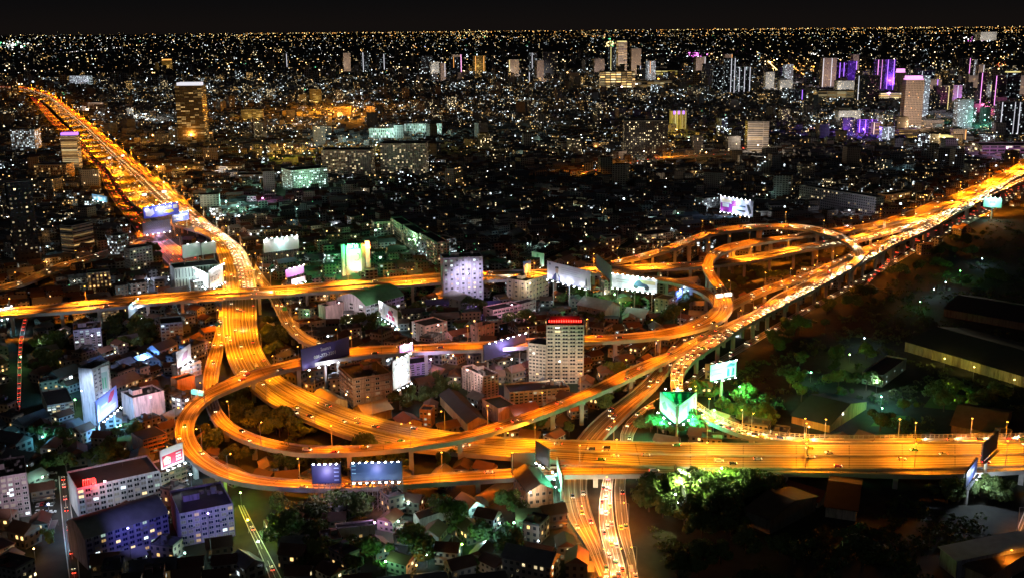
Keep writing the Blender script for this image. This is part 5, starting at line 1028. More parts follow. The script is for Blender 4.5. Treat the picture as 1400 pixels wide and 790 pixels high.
# green and red sign tower
def sign_tower():
    a = G(470, 388); b = G(506, 385); W = (b - a).length; c = (a + b) / 2; h = hz((a.x, a.y), 334); rot = math.atan2(b.y - a.y, b.x - a.x)
    r = empty('sign_tower', c, rot); tag(r, 'twin column advertising tower glowing green and red above the elevated expressway', 'sign tower')
    for x, hh, wd in ((-.48, h, 3.2), (-.3, h * .95, 4.2), (.44, h * 1.05, 4.4), (.26, h, 3.6)):
        m = MB(); m.box(x * W, 0, 0, wd, 5, hh); m.build('column', plain('column_cream' if x != .26 else 'column_dark', (.62, .55, .5) if x != .26 else (.1, .16, .08)), r)
    m = MB(); m.box(0, -.5, h * .14, W * .42, 1, h * .72); m.build('poster', board_mat((.6, .45, .42)), r)
    m = MB(); z = h * .14; hh = h * .72; wd = W * .4
    for i in range(10):
        t0, t1 = -2.2 + i * .36, -2.2 + (i + 1) * .36; f = lambda t, q: (.02 * W + wd * q * math.cos(t), -1.04, z + hh * .72 + wd * q * math.sin(t) * 1.1)
        m.face([f(t0, .36), f(t0, .26), f(t1, .26), f(t1, .36)], 0)
    m.face([(-.12 * W, -1.06, z + hh * .5), (-.02 * W, -1.06, z + hh * .55), (.08 * W, -1.06, z + hh * .3), (.0, -1.06, z + hh * .12), (-.1 * W, -1.06, z + hh * .2)], 1)
    m.build('print', [board_mat((.12, .16, .1)), board_mat((.6, .25, .25))], r)
    strokes(W * .42, 4.2, 5, glow('neon_green', (.4, 1, .55), 7), r, (-.1 * W, -2.8, h * .9), 6)
    m = MB(); m.box(.38 * W, -2.7, h * .93, 7, .4, 1.1); m.box(.44 * W, -2.7, h * .86, 5, .4, .9); m.build('neon_bar', glow('neon_orange', (1, .3, .05), 9), r)
    light(r, (-.15 * W, -7, h * .95), 'POINT', (.02, 1, .2), 90000, .8, name='neon_glow'); light(r, (.42 * W, -6, h * .95), 'POINT', (1, .1, .03), 60000, .8, name='neon_glow')
    light(r, (-.15 * W, 16, h * .8), 'POINT', (.02, 1, .2), 42000, .8, name='neon_glow'); light(r, (-.48 * W, -9, 6), 'POINT', (1, .5, .2), 9000, .5, name='base_light')
    light(r, (0, -9, h * .35), 'SPOT', (1, .75, .7), 16000, .5, 120, (0, 0, h * .5), name='flood_light')
sign_tower()
# red neon crown on the beige tower
r, W, D, h = tw
m = MB(); m.box(0, 0, h + 1.2, W * .8, D * .6, 2.0); m.build('roof_house', plain('crown_red', (.4, .05, .04)), r)
m = MB()
for i in range(14): m.tube((-W * .42 + W * .84 * i / 13, -D * .42, h + 4.2), (-W * .42 + W * .84 * i / 13, -D * .42 - 1.4, h + 3.2), .3, .3, 5)
m.build('red_lamp_row', glow('neon_red', (1, .03, .02), 9), r)
light(r, (0, -D * .3, h + 7), 'POINT', (1, .03, .02), 3500, .6, name='neon_glow'); light(r, (0, D * .9, h + 4), 'POINT', (1, .1, .1), 5000, .6, name='neon_glow')
# ---------------------------------------------------------------- trees
def leaf_mat(name, a, b_):
    m, nt, b = newmat(name); oi = N(nt, 'ShaderNodeObjectInfo'); geo = N(nt, 'ShaderNodeNewGeometry')
    nz = N(nt, 'ShaderNodeTexNoise'); nz.inputs['Scale'].default_value = .45; nt.links.new(geo.outputs['Position'], nz.inputs[0])
    c = Mix(nt, nz.outputs[0], a, b_); c = Mix(nt, 1.0, c, Mth(nt, 'MULTIPLY_ADD', oi.outputs['Random'], .8, .6), 'MULTIPLY')
    nt.links.new(c, b.inputs['Base Color']); b.inputs['Roughness'].default_value = .7; return m
M_LEAF = leaf_mat('tree_leaves', (.05, .10, .025), (.13, .17, .04)); M_BARK = plain('bark', (.1, .07, .05))
def crown_mesh(seed, R_, Hh, n, palm=False):
    rr = np.random.default_rng(seed); vs = []; fs = []
    blobs = [(rr.normal(0, R_ * .42), rr.normal(0, R_ * .42), Hh * rr.uniform(.5, .95), R_ * rr.uniform(.32, .6)) for _ in range(9)]
    for k in range(n):
        b = blobs[rr.integers(len(blobs))]; d = rr.normal(size=3); d /= np.linalg.norm(d); p = np.array(b[:3]) + d * b[3] * rr.uniform(.75, 1.08) * np.array([1, 1, .7])
        s = rr.uniform(.45, .95); u = rr.normal(size=3); u /= np.linalg.norm(u); nn = d + rr.normal(size=3) * .5; v = np.cross(nn, u); v /= np.linalg.norm(v) + 1e-9; u = np.cross(v, nn); u /= np.linalg.norm(u) + 1e-9
        i = len(vs); vs += [p - u * s, p - v * s * .6, p + u * s, p + v * s * .6]; fs.append((i, i + 1, i + 2, i + 3))
    me = bpy.data.meshes.new('crown'); me.from_pydata([tuple(x) for x in vs], [], fs); me.materials.append(M_LEAF); me.update(); return me, blobs
def tree_proto(seed, R_, Hh, n):
    cme, blobs = crown_mesh(seed, R_, Hh, n); m = MB(); m.tube((0, 0, 0), (0, 0, Hh * .45), .38, .26, 7)
    for b in blobs[:5]: m.tube((0, 0, Hh * .4), (b[0] * .7, b[1] * .7, b[2]), .2, .06, 5)
    return cme, m.mesh('trunk', [M_BARK])
def palm_proto(seed):
    rr = np.random.default_rng(seed); m = MB(); hh = 9.0
    for k in range(14):
        a = 2 * math.pi * k / 14 + rr.uniform(-.2, .2); p = Vector((0, 0, hh)); up = rr.uniform(.3, 1.2)
        for q in range(5):
            p2 = p + Vector((math.cos(a) * .95, math.sin(a) * .95, up - q * .55)); sd = Vector((-math.sin(a), math.cos(a), 0)) * (.55 - q * .06)
            m.face([p - sd, p2 - sd * .8, p2 + sd * .8, p + sd]); p = p2
    t = MB(); t.tube((0, 0, 0), (.2, 0, hh), .28, .18, 7); return m.mesh('crown', [M_LEAF]), t.mesh('trunk', [M_BARK])
TP = [tree_proto(1, 5.2, 9, 1300), tree_proto(2, 6.5, 11, 1700), tree_proto(3, 4.2, 7, 1000), tree_proto(4, 7.5, 10, 2000), tree_proto(5, 3.4, 8, 800), palm_proto(6)]
NT = 0; TPTS = []; OC2 = []
def tree(x, y, k, s, label, group):
    global NT
    r = empty('palm_tree' if k == 5 else 'tree', (x, y, 0), random.uniform(0, 6.28)); r.scale = (s, s, s * random.uniform(.85, 1.15)); tag(r, label, 'palm tree' if k == 5 else 'tree', group)
    c, t = TP[k]; link('crown', c, r); link('trunk', t, r); NT += 1; TPTS.append((x, y)); OC2.append((x, y))
def grove(poly, n, where, kinds=(0, 1, 2, 3, 4), s=(.8, 1.4), avoid=9):
    xs = [p[0] for p in poly]; ys = [p[1] for p in poly]; k = 0; tries = 0
    while k < n and tries < n * 40:
        tries += 1; px, py = random.uniform(min(xs), max(xs)), random.uniform(min(ys), max(ys))
        if not inpoly(px, py, poly): continue
        g = G(px, py)
        if OC.hit(g.x, g.y, 0) or any((g.x - a) ** 2 + (g.y - b) ** 2 < 30 for a, b in TPTS[-60:]): continue
        kd = random.choice(kinds); tree(g.x, g.y, kd, random.uniform(*s), ('palm tree ' if kd == 5 else 'leafy tree ') + where, 'trees ' + where); k += 1
grove([(312, 540), (340, 560), (388, 580), (430, 600), (520, 608), (470, 606), (392, 602), (340, 585), (306, 555)], 26, 'inside the ring of the inner ramp')
grove([(285, 585), (330, 618), (400, 635), (560, 625), (600, 628), (540, 648), (420, 652), (330, 640), (278, 612)], 42, 'between the outer loop and the inner ramp')
grove([(600, 634), (700, 632), (697, 642), (600, 646)], 10, 'in the strip beside the black boards')
grove([(306, 478), (322, 512), (306, 518), (303, 500)], 6, 'in the wedge between the ramp and the expressway')
grove([(354, 415), (372, 425), (392, 470), (376, 492), (360, 470)], 14, 'in the gap right of the expressway')
grove([(885, 592), (940, 600), (1000, 603), (985, 590), (950, 578), (900, 566)], 22, 'glowing green under the three sided billboard', (0, 1, 2, 3), (.9, 1.4))
grove([(945, 540), (1010, 545), (1060, 575), (1050, 592), (990, 572), (960, 552)], 18, 'behind the curving carriageway under the blue teal billboard')
grove([(880, 662), (1050, 662), (1060, 700), (1000, 735), (930, 720), (880, 700)], 38, 'in the dark green wood below the expressway', (0, 1, 2, 3), (1, 1.6))
grove([(1225, 655), (1330, 658), (1392, 672), (1370, 690), (1290, 690), (1230, 668)], 16, 'under the bright flood lamp at right')
grove([(870, 700), (1010, 740), (1180, 740), (1260, 790), (880, 790)], 10, 'in the dark field at the bottom right', (0, 1, 2, 3), (1, 1.6))
grove([(1050, 480), (1180, 470), (1230, 560), (1300, 575), (1240, 590), (1140, 590), (1060, 560)], 14, 'around the isolated house in the dark field')
grove([(1270, 540), (1350, 545), (1395, 575), (1300, 575)], 12, 'lit yellow green by a field lamp')
grove([(1040, 470), (1200, 400), (1380, 300), (1390, 420), (1220, 440)], 7, 'in the dark land right of the viaduct')
grove([(800, 384), (880, 405), (885, 450), (815, 452), (760, 440), (775, 400)], 16, 'below the wide white billboards', (0, 1, 2, 4))
grove([(900, 420), (960, 418), (950, 440), (890, 452)], 9, 'by the small blue and white board')
grove([(140, 442), (205, 436), (212, 478), (160, 490)], 14, 'in the garden below the straight expressway')
grove([(40, 450), (98, 450), (96, 520), (45, 520)], 12, 'in the dark garden at left')
grove([(120, 600), (185, 590), (190, 640), (125, 640)], 9, 'beside the slanted violet banner')
grove([(322, 700), (345, 690), (380, 745), (360, 745)], 5, 'beside the green lit lane')
grove([(380, 680), (450, 690), (440, 720), (385, 740)], 9, 'in the yards right of the green lit lane')
grove([(520, 545), (600, 520), (620, 560), (560, 578)], 8, 'in the yard behind the glittering board')
grove([(700, 600), (780, 590), (850, 500), (880, 520), (800, 600)], 9, 'in the yards beside the wide street')
grove([(960, 395), (1100, 352), (1150, 345), (1010, 405)], 8, 'in the dark wedge between the ramps')
grove([(205, 336), (250, 335), (258, 352), (240, 360), (205, 350)], 10, 'on the dark mound below the lattice board')
grove([(380, 705), (540, 690), (700, 700), (720, 790), (400, 790)], 22, 'scattered between the houses at the bottom middle')
grove([(50, 600), (110, 600), (112, 790), (60, 790)], 10, 'along the street at the bottom left')
grove([(440, 430), (640, 425), (720, 450), (560, 468), (450, 465)], 16, 'between the buildings inside the interchange')
grove([(1040, 474), (1130, 424), (1200, 385), (1290, 335), (1330, 312), (1345, 325), (1210, 400), (1060, 485)], 26, 'in a dark row below the right viaduct')
for x, y in OC2: OC.add(x, y, 3)

# ---------------------------------------------------------------- city houses
HW = [facade('facade_house_a', (.32, .3, .28), 3.0, 3.0, .5, .45, .10, 6, 'mix', (.16, .16, .16)), facade('facade_house_b', (.3, .32, .33), 4.2, 3.2, .6, .55, .09, 7, 'cool', (.2, .2, .18)), facade('facade_house_c', (.3, .24, .2), 3.4, 3.0, .45, .5, .09, 5, 'warm', (.14, .12, .1))]
RF = [M_ROOF, plain('roof_tile_brown', (.12, .06, .04)), M_ROOFG, plain('roof_rusty', (.16, .09, .06)), plain('roof_slate', (.09, .1, .11))]
RW = ['flat dark roof', 'brown tiled roof', 'grey sheet roof', 'rusty sheet roof', 'slate coloured roof']
def gable(m, w, d, h, mi, e=.6, ca=1.0, sa=0.0, ox=0, oy=0):
    rh = d * .3; f = lambda x, y, z: (ox + ca * x - sa * y, oy + sa * x + ca * y, z)
    m.face([f(-w / 2 - e, -d / 2 - e, h), f(w / 2 + e, -d / 2 - e, h), f(w / 2 + e, 0, h + rh), f(-w / 2 - e, 0, h + rh)], mi)
    m.face([f(-w / 2 - e, 0, h + rh), f(w / 2 + e, 0, h + rh), f(w / 2 + e, d / 2 + e, h), f(-w / 2 - e, d / 2 + e, h)], mi)
    m.face([f(-w / 2, -d / 2, h), f(-w / 2, 0, h + rh - .15), f(-w / 2, d / 2, h)], 0); m.face([f(w / 2, -d / 2, h), f(w / 2, d / 2, h), f(w / 2, 0, h + rh - .15)], 0)
def proto_house(w, d, h, wm, rk, gb, seed):
    m = MB(); m.rnd = (seed, 1.1); m.prism([(-w / 2, -d / 2), (w / 2, -d / 2), (w / 2, d / 2), (-w / 2, d / 2)], 0, h, 0, 1); wall = m.mesh('wall', [wm, RF[rk]])
    m = MB()
    if gb: gable(m, w, d, h + .02, 0)
    else:
        t = .25
        for cx, cy_, sx, sy in ((0, -d / 2 + t / 2, w, t), (0, d / 2 - t / 2, w, t), (-w / 2 + t / 2, 0, t, d - 2 * t), (w / 2 - t / 2, 0, t, d - 2 * t)): m.box(cx, cy_, h + .003, sx, sy, .9)
        m.box(w * .2, d * .15, h + .003, 3, 3, 2.6); m.tube((-w * .25, 0, h + .01), (-w * .25, 0, h + 1.8), .8, .8, 8)
    roof = m.mesh('roof', [RF[rk]]); ex = None
    if gb: m = MB(); m.box(0, -d / 2 - 1.6, 2.7, w * .9, 3.0, .2); m.tube((-w * .42, -d / 2 - 2.9, 0), (-w * .42, -d / 2 - 2.9, 2.7), .1, .1, 5); m.tube((w * .42, -d / 2 - 2.9, 0), (w * .42, -d / 2 - 2.9, 2.7), .1, .1, 5); ex = m.mesh('porch', [RF[2]])
    else: m = MB(); m.box(0, -d / 2 - .75, 3.0, w * .92, 1.4, .25); ex = m.mesh('awning', [RF[(rk + 2) % 5]])
    return wall, roof, ex, w, d, h, rk, gb
HP = [proto_house(11, 9, 6, HW[0], 1, True, .1), proto_house(14, 10, 5.5, HW[1], 2, True, .3), proto_house(9, 12, 9, HW[2], 0, False, .5), proto_house(16, 11, 12, HW[0], 0, False, .7), proto_house(12, 10, 6.5, HW[2], 3, True, .9), proto_house(20, 12, 7, HW[1], 4, True, .2), proto_house(12, 11, 15, HW[1], 0, False, .4), proto_house(24, 13, 9, HW[0], 2, True, .6)]
ZONES = [ # (polygon, density)
 ([(285, 560), (306, 548), (345, 566), (430, 600), (560, 608), (600, 632), (560, 648), (420, 652), (310, 640), (268, 605)], 0.0), ([(560, 618), (700, 628), (700, 640), (560, 648)], 0.0),
 ([(1020, 475), (1150, 405), (1260, 350), (1400, 275), (1460, 260), (1460, 610), (1100, 612), (960, 575), (960, 540)], 0.0),
 ([(870, 652), (1460, 652), (1460, 830), (870, 830)], 0.0),
 ([(880, 380), (960, 372), (1150, 338), (1160, 350), (1005, 412), (980, 395)], 0.0), ([(970, 322), (1130, 320), (1100, 335), (975, 345)], 0.0),
 ([(845, 540), (960, 500), (960, 600), (845, 600)], 0.0), ([(440, 165), (500, 150), (500, 182), (415, 185)], .1), ([(330, 205), (440, 200), (440, 232), (320, 230)], .25),
 ([(248, 650), (420, 672), (420, 690), (330, 690), (250, 690)], .2), ([(1080, 92), (1122, 92), (1122, 108), (1085, 108)], .0), ([(1045, 88), (1080, 88), (1080, 108), (1045, 108)], 0.0)]
def dens(px, py):
    for z, d in ZONES:
        if inpoly(px, py, z): return d
    return 1.0
def wherelab(px, py):
    if py > 655: return 'in the lanes below the outer loop' if px > 330 else 'between blocks at bottom left'
    if px > 1050: return 'left of the right viaduct'
    if py > 470: return 'inside the interchange' if px > 300 else 'around the bluish office tower'
    if py > 400: return 'between expressway and outer loop' if px > 300 else 'below the straight expressway'
    return 'behind the straight expressway' if px > 380 else 'near the side road at left'
def city():
    cand = []; cell = 210.0
    def dist(i, j): 
        q = random.Random(i * 7919 + j * 104729); return rad(q.choice([8, 12, -25, 35, 20, 62])), q.choice([20, 24, 28]), q.choice([.9, .8, .97, .7])
    for i in range(-16, 17):
        for j in range(1, 26):
            cx, cy_ = (i + .5) * cell, (j + .5) * cell; px, py = P((cx, cy_, 0))
            if not (-260 < px < 1660 and 85 < py < 980): continue
            ang, row, dn = dist(i, j); c, s = math.cos(ang), math.sin(ang); v = -160
            k = 0
            while v < 160:
                u = -160; gap = 0
                while u < 160:
                    hp = random.choice([0, 1, 2, 2, 4, 5, 0, 3] if random.random() < .93 else [6, 3, 7]); w = HP[hp][3]; u += w / 2 + random.uniform(.6, 5)
                    x, y = cx + c * u - s * v, cy_ + s * u + c * v; u += w / 2
                    if abs(x - cx) > cell / 2 or abs(y - cy_) > cell / 2: continue
                    cand.append((x, y, hp, ang + (math.pi if k % 2 else 0) + random.uniform(-.04, .04), dn))
                v += row * (.62 if k % 2 else 1.15); k += 1
    sel = []
    for x, y, hp, a, dn in cand:
        px, py = P((x, y, 0))
        if not (-40 < px < 1440 and 90 < py < 830): continue
        d = math.hypot(x, y)
        if random.random() > dn * dens(px, py) or OC.hit(x, y, 6): continue
        sel.append((d, x, y, hp, a, px, py))
    q_ = random.Random(77)
    near = set((int(x // 8), int(y // 8)) for d, x, y, hp, a, px, py in sel)
    for k in range(9000):
        px = q_.uniform(-30, 1430); py = q_.uniform(405, 800) if k % 3 else q_.uniform(180, 405); g = G(px, py); kx, ky = int(g.x // 8), int(g.y // 8)
        if OC.hit(g.x, g.y, 2) or q_.random() > dens(px, py) or any((kx + i, ky + j) in near for i in (-1, 0, 1) for j in (-1, 0, 1)): continue
        near.add((kx, ky)); sel.append((g.length, g.x, g.y, q_.choice([0, 1, 4, 0, 4, 2]), q_.uniform(0, 3.1), px, py))
    sel.sort(); print('HOUSES', len(sel)); n = 0
    for d, x, y, hp, a, px, py in sel[:300]:
        wall, roof, ex, w, dd, h, rk, gb = HP[hp]
        o = link('house', wall, None, (x, y, 0), a); link('roof', roof, o); link('porch' if gb else 'awning', ex, o); o.scale = (1, 1, random.uniform(.85, 1.25))
        tag(o, '%s with a %s %s' % (['small house', 'wide house', 'narrow shophouse', 'flat roofed walk up', 'small warm lit house', 'long low house', 'tall shophouse', 'long shed'][hp], RW[rk], wherelab(px, py)), 'house', 'houses ' + wherelab(px, py)); OC.add(x, y, 4)
    m = MB(); rr = random.Random(5)
    for d, x, y, hp, a, px, py in sel[300:]:
        _, _, _, w, dd, h, rk, gb = HP[hp]; h *= rr.uniform(.7, 1.3)
        if rr.random() < .012 and d > 1500: h = rr.uniform(20, 42); w = rr.uniform(16, 30); dd = 16; gb = False
        pn = .5 + .5 * math.sin(x * .0071 + 1.3 * math.sin(y * .004)) * math.cos(y * .0053 + 2 * math.sin(x * .003)); m.rnd = (rr.random(), min(3.6, rr.expovariate(1.0) * (.15 + 1.9 * pn * pn))); c, s = math.cos(a), math.sin(a); wi = rr.randrange(3)
        poly = [(x + c * u - s * v, y + s * u + c * v) for u, v in ((-w / 2, -dd / 2), (w / 2, -dd / 2), (w / 2, dd / 2), (-w / 2, dd / 2))]
        m.prism(poly, 0, h, wi, 3 + rk)
        if gb and d < 2600:
            n0 = len(m.f); gable(m, w, dd, h, 3 + rk, .6, c, s, x, y)
            for q in range(n0, len(m.f)):
                if m.m[q] == 0: m.m[q] = wi
    o = m.build('distant_houses', HW + RF); tag(o, 'thousands of small houses filling the city out to the skyline', 'houses', kind='stuff')
    # far city: bigger blocks up to the horizon
    m = MB()
    for k in range(5200):
        py = 45 + 75 * rr.random() ** 1.1; px = rr.uniform(-30, 1430); g = G(px, py)
        if OC.hit(g.x, g.y, 8): continue
        s_ = pxm(g); w = rr.uniform(12, 26) + s_ * 1.2; dd = rr.uniform(10, 20) + s_; h = rr.uniform(6, 14) if rr.random() < .9 else rr.uniform(20, 60)
        a = rr.uniform(0, 3.1); m.rnd = (rr.random(), min(3, rr.expovariate(1.0))); c, s = math.cos(a), math.sin(a)
        m.prism([(g.x + c * u - s * v, g.y + s * u + c * v) for u, v in ((-w / 2, -dd / 2), (w / 2, -dd / 2), (w / 2, dd / 2), (-w / 2, dd / 2))], 0, h, rr.randrange(3), 3)
    FW = [facade('facade_far_a', (.2, .18, .16), 10, 8, .6, .5, .05, 10, 'mix'), facade('facade_far_b', (.16, .16, .16), 12, 8, .6, .5, .04, 10, 'cool'), facade('facade_far_c', (.2, .16, .12), 10, 8, .6, .5, .05, 10, 'warm')]
    o = m.build('far_city_blocks', FW + [M_ROOF]); tag(o, 'hazy mass of far city blocks below the horizon', 'city blocks', kind='stuff')
city()

def undergrowth():
    m_un = leaf_mat('scrub_leaves', (.035, .06, .018), (.08, .10, .03)); rr = np.random.default_rng(31); vs = []; n = 0
    clumps = []
    for k in range(14000):
        px = rr.uniform(-30, 1430); py = rr.uniform(300, 815); z = dens(px, py)
        if py < 400 and z > .1: continue
        if z > .1 and rr.random() > .35: continue
        g = G(px, py)
        if OC.hit(g.x, g.y, 3): continue
        clumps.append((g.x, g.y, rr.uniform(1.2, 4.2) * (1.0 if z < .1 else .6)))
    for (x, y, r) in clumps:
        k = 14; c = rr.normal(size=(k, 3)); c /= np.linalg.norm(c, axis=1)[:, None]; c[:, 2] = np.abs(c[:, 2]) * .8
        p = np.array([x, y, 0]) + c * r * rr.uniform(.8, 1.1, (k, 1)); s = rr.uniform(.5, 1.1, (k, 1)) * (.5 + r * .25)
        u = rr.normal(size=(k, 3)); u /= np.linalg.norm(u, axis=1)[:, None]; v = np.cross(c + rr.normal(size=(k, 3)) * .5, u); v /= np.linalg.norm(v, axis=1)[:, None]
        q = np.stack([p - u * s, p - v * s * .6, p + u * s, p + v * s * .6], 1); q[..., 2] = np.maximum(q[..., 2], .02); vs.append(q.reshape(-1, 3)); n += k
    V = np.vstack(vs).astype(np.float32); me = bpy.data.meshes.new('undergrowth'); me.vertices.add(len(V)); me.vertices.foreach_set('co', V.ravel()); me.loops.add(len(V)); me.loops.foreach_set('vertex_index', np.arange(len(V), dtype=np.int32)); me.polygons.add(n); me.polygons.foreach_set('loop_start', np.arange(0, len(V), 4, dtype=np.int32)); me.polygons.foreach_set('loop_total', np.full(n, 4, dtype=np.int32)); me.materials.append(m_un); me.update(calc_edges=True)
    tag(link('undergrowth', me), 'dark scrub and bushes covering the open land', 'undergrowth', kind='stuff')
undergrowth()

# ---------------------------------------------------------------- far lamps as one mass
def far_lights():
    C = {'o': ((1, .45, .1), 5), 'y': ((1, .75, .3), 6), 'w': ((1, .97, .9), 6), 'c': ((.75, 1, .95), 5), 'g': ((.2, 1, .4), 4), 'm': ((1, .2, .9), 5), 'b': ((.3, .4, 1), 5), 'r': ((1, .1, .05), 5)}
    for k in list(C): C[k.upper()] = (C[k][0], C[k][1] * .22)
    ks = list(C); mats = [glow('far_lamp_' + k, *C[k]) for k in ks]; vs = []; fs = []; ms = []; rr = random.Random(9)
    def dot(px, py, k, s, z=6.0, dim=None):
        g = G(px, py); r = pxm(g) * s * (.5 if py > 120 else .4); z = max(z, r); i = len(vs)
        if dim is None: dim = rr.random() < .55
        vs.extend([(g.x - r, g.y, z), (g.x, g.y - r, z), (g.x + r, g.y, z), (g.x, g.y + r, z), (g.x, g.y, z - r * .8), (g.x, g.y, z + r * .8)])
        for f in ((0, 1, 5), (1, 2, 5), (2, 3, 5), (3, 0, 5), (1, 0, 4), (2, 1, 4), (3, 2, 4), (0, 3, 4)): fs.append(tuple(a + i for a in f)); ms.append(ks.index(k.upper() if dim else k))
    def hy(px): return 40.5 - (px - 700) * .0088       # the far edge of the lights
    for i in range(1100): # thin orange lines along the horizon
        px = rr.uniform(330, 1400) if rr.random() < .85 else rr.uniform(0, 1400); dot(px, hy(px) + 3 + rr.choice([0, 0, 0, 5, 1.5, 8]) + rr.gauss(0, .4), rr.choice('ooooyyy'), rr.uniform(.5, 1.3))
    for i in range(520):
        px = rr.uniform(0, 1400); py = hy(px) + 2 + 26 * rr.random() ** 1.3; dot(px, py, rr.choice('ooyyywwc' if px > 500 else 'oyywwwcc'), rr.uniform(.35, .9))
    for i in range(330): # streets: rows of lamps on real straight lines
        px = rr.uniform(-40, 1440); py = hy(px) + 6 + 185 * rr.random() ** 1.5; g = G(px, py); L = rr.uniform(200, 900) * max(1, g.length / 4000); a = rr.choice([.1, .1 + 1.57, -.5, 1.07, .7, 2.3]) + rr.gauss(0, .05)
        nn = max(4, int(L / (max(22, g.length * .012)))); kk = rr.choice('oyywwcw' if py > 70 else 'ooyyyw'); sz = rr.uniform(.45, 1.0); dim_ = rr.random() < .5
        for q in range(nn):
            x = g.x + math.cos(a) * L * q / nn + rr.gauss(0, 4); y = g.y + math.sin(a) * L * q / nn + rr.gauss(0, 4)
            if y < 1500 or y > 30000 or rr.random() < .2: continue
            u, v = P((x, y, 0))
            if OC.hit(x, y, 8) and v > 115: continue
            dot(u, v, kk if rr.random() < .8 else 'w', sz * rr.uniform(.7, 1.2), 6, dim_)
    for i in range(3300):
        px = rr.uniform(0, 1400); py = hy(px) + 8 + 175 * rr.random() ** 1.15; g = G(px, py)
        pn = .5 + .5 * math.sin(g.x * .0021 + 1.7 * math.sin(g.y * .0011)) * math.cos(g.y * .0017 + 2 * math.sin(g.x * .0009))
        if rr.random() > .08 + pn * pn: continue
        if OC.hit(g.x, g.y, 8) and py > 115: continue
        dot(px, py, rr.choice('wwwwwwccccyyyoggb' if py < 140 else 'wwwwccccccyg'), rr.choice([.4, .5, .6, .7, .9, 1.3]) * 1.05)
    for i in range(1500):
        px = rr.uniform(0, 1400); py = rr.uniform(180, 420); g = G(px, py)
        if OC.hit(g.x, g.y, 8) or dens(px, py) < .5: continue
        dot(px, py, rr.choice('wwwcccccyyg'), rr.choice([.5, .7, .9, 1.3]), 4)
    CL = [(455, 155, 32, 7, 110, 'ooy', 2.2), (400, 172, 45, 8, 40, 'oo', 1.2), (575, 114, 14, 4, 26, 'wyw', 2.6), (22, 62, 26, 5, 60, 'wcgw', 2.2), (953, 76, 11, 4, 30, 'mm', 2.6), (835, 60, 14, 7, 44, 'yyg', 1.9), (1095, 97, 25, 5, 60, 'oyo', 1.2), (1115, 75, 6, 1.5, 8, 'w', 1.8), (1340, 53, 26, 4, 44, 'wwm', 2.0), (640, 50, 30, 8, 50, 'yyo', 1.3), (1150, 128, 35, 5, 60, 'cw', 1.3), (1365, 148, 16, 8, 50, 'mmrw', 2.0), (1345, 168, 8, 5, 14, 'gc', 1.8), (1300, 95, 18, 8, 40, 'ywy', 1.3), (1370, 90, 18, 5, 24, 'oor', 1.4), (940, 125, 25, 6, 40, 'wcg', 1.5), (850, 108, 40, 6, 60, 'ywm', 1.2), (300, 50, 50, 3, 40, 'yyo', 1.1), (200, 167, 9, 3, 14, 'w', 2), (75, 123, 12, 3, 16, 'cgw', 1.8), (95, 130, 10, 3, 12, 'g', 2.0), (240, 190, 40, 8, 50, 'ooy', 1.3), (240, 235, 50, 30, 110, 'ooo', 1.2), (300, 200, 40, 10, 50, 'oow', 1.1), (390, 205, 50, 5, 60, 'oyy', 1.4), (960, 215, 25, 4, 30, 'ooy', 1.3), (1010, 205, 20, 3, 14, 'oor', 1.2), (1180, 178, 60, 14, 80, 'wycg', 1.1), (1290, 210, 60, 12, 60, 'wwy', 1.2), (640, 205, 60, 12, 150, 'cccw', .9), (690, 195, 70, 14, 120, 'ccw', .8), (620, 335, 40, 30, 50, 'ggc', .9), (320, 290, 24, 10, 60, 'gcw', 1.3), (330, 262, 40, 14, 90, 'www', 1.0), (1320, 262, 90, 12, 60, 'ooy', 1.0), (1220, 400, 0, 0, 0, 'o', 1), (30, 235, 30, 14, 50, 'wwc', 1.1), (440, 380, 30, 10, 30, 'wgc', 1.1), (770, 392, 20, 12, 20, 'wcb', 1.0), (670, 450, 25, 12, 40, 'bmw', 1.2), (686, 480, 14, 8, 50, 'wmb', 1.2), (380, 370, 20, 8, 24, 'wc', 1.2)]
    for (cx, cy_, sx, sy, n, cols, s) in CL:
        for i in range(n): dot(rr.gauss(cx, sx * .5), rr.gauss(cy_, sy * .5), rr.choice(cols), s * rr.uniform(.5, 1.1), 5, rr.random() < .35)
    for k in range(34):   # row lamps on the far open road and straight far streets
        t = k / 33; dot(1050 + 22 * t, 86 + 22 * t, 'y', 1.5, 8, False); dot(1078 + 22 * t, 89 + 17 * t, 'o', 1.2, 8, False); dot(1092 + 24 * t, 89 + 13 * t, 'o', 1.1, 8, False); dot(620 + 140 * t, 184 + 34 * t, 'y', 1.0, 6); dot(690 + 90 * t, 192 + 22 * t, 'o', .9, 6)
    me = bpy.data.meshes.new('city_lights'); me.from_pydata(vs, [], fs)
    for q in mats: me.materials.append(q)
    me.polygons.foreach_set('material_index', ms); me.update(); tag(link('city_lights', me), 'countless tiny street and house lamps twinkling across the city', 'city lights', kind='stuff')
far_lights()

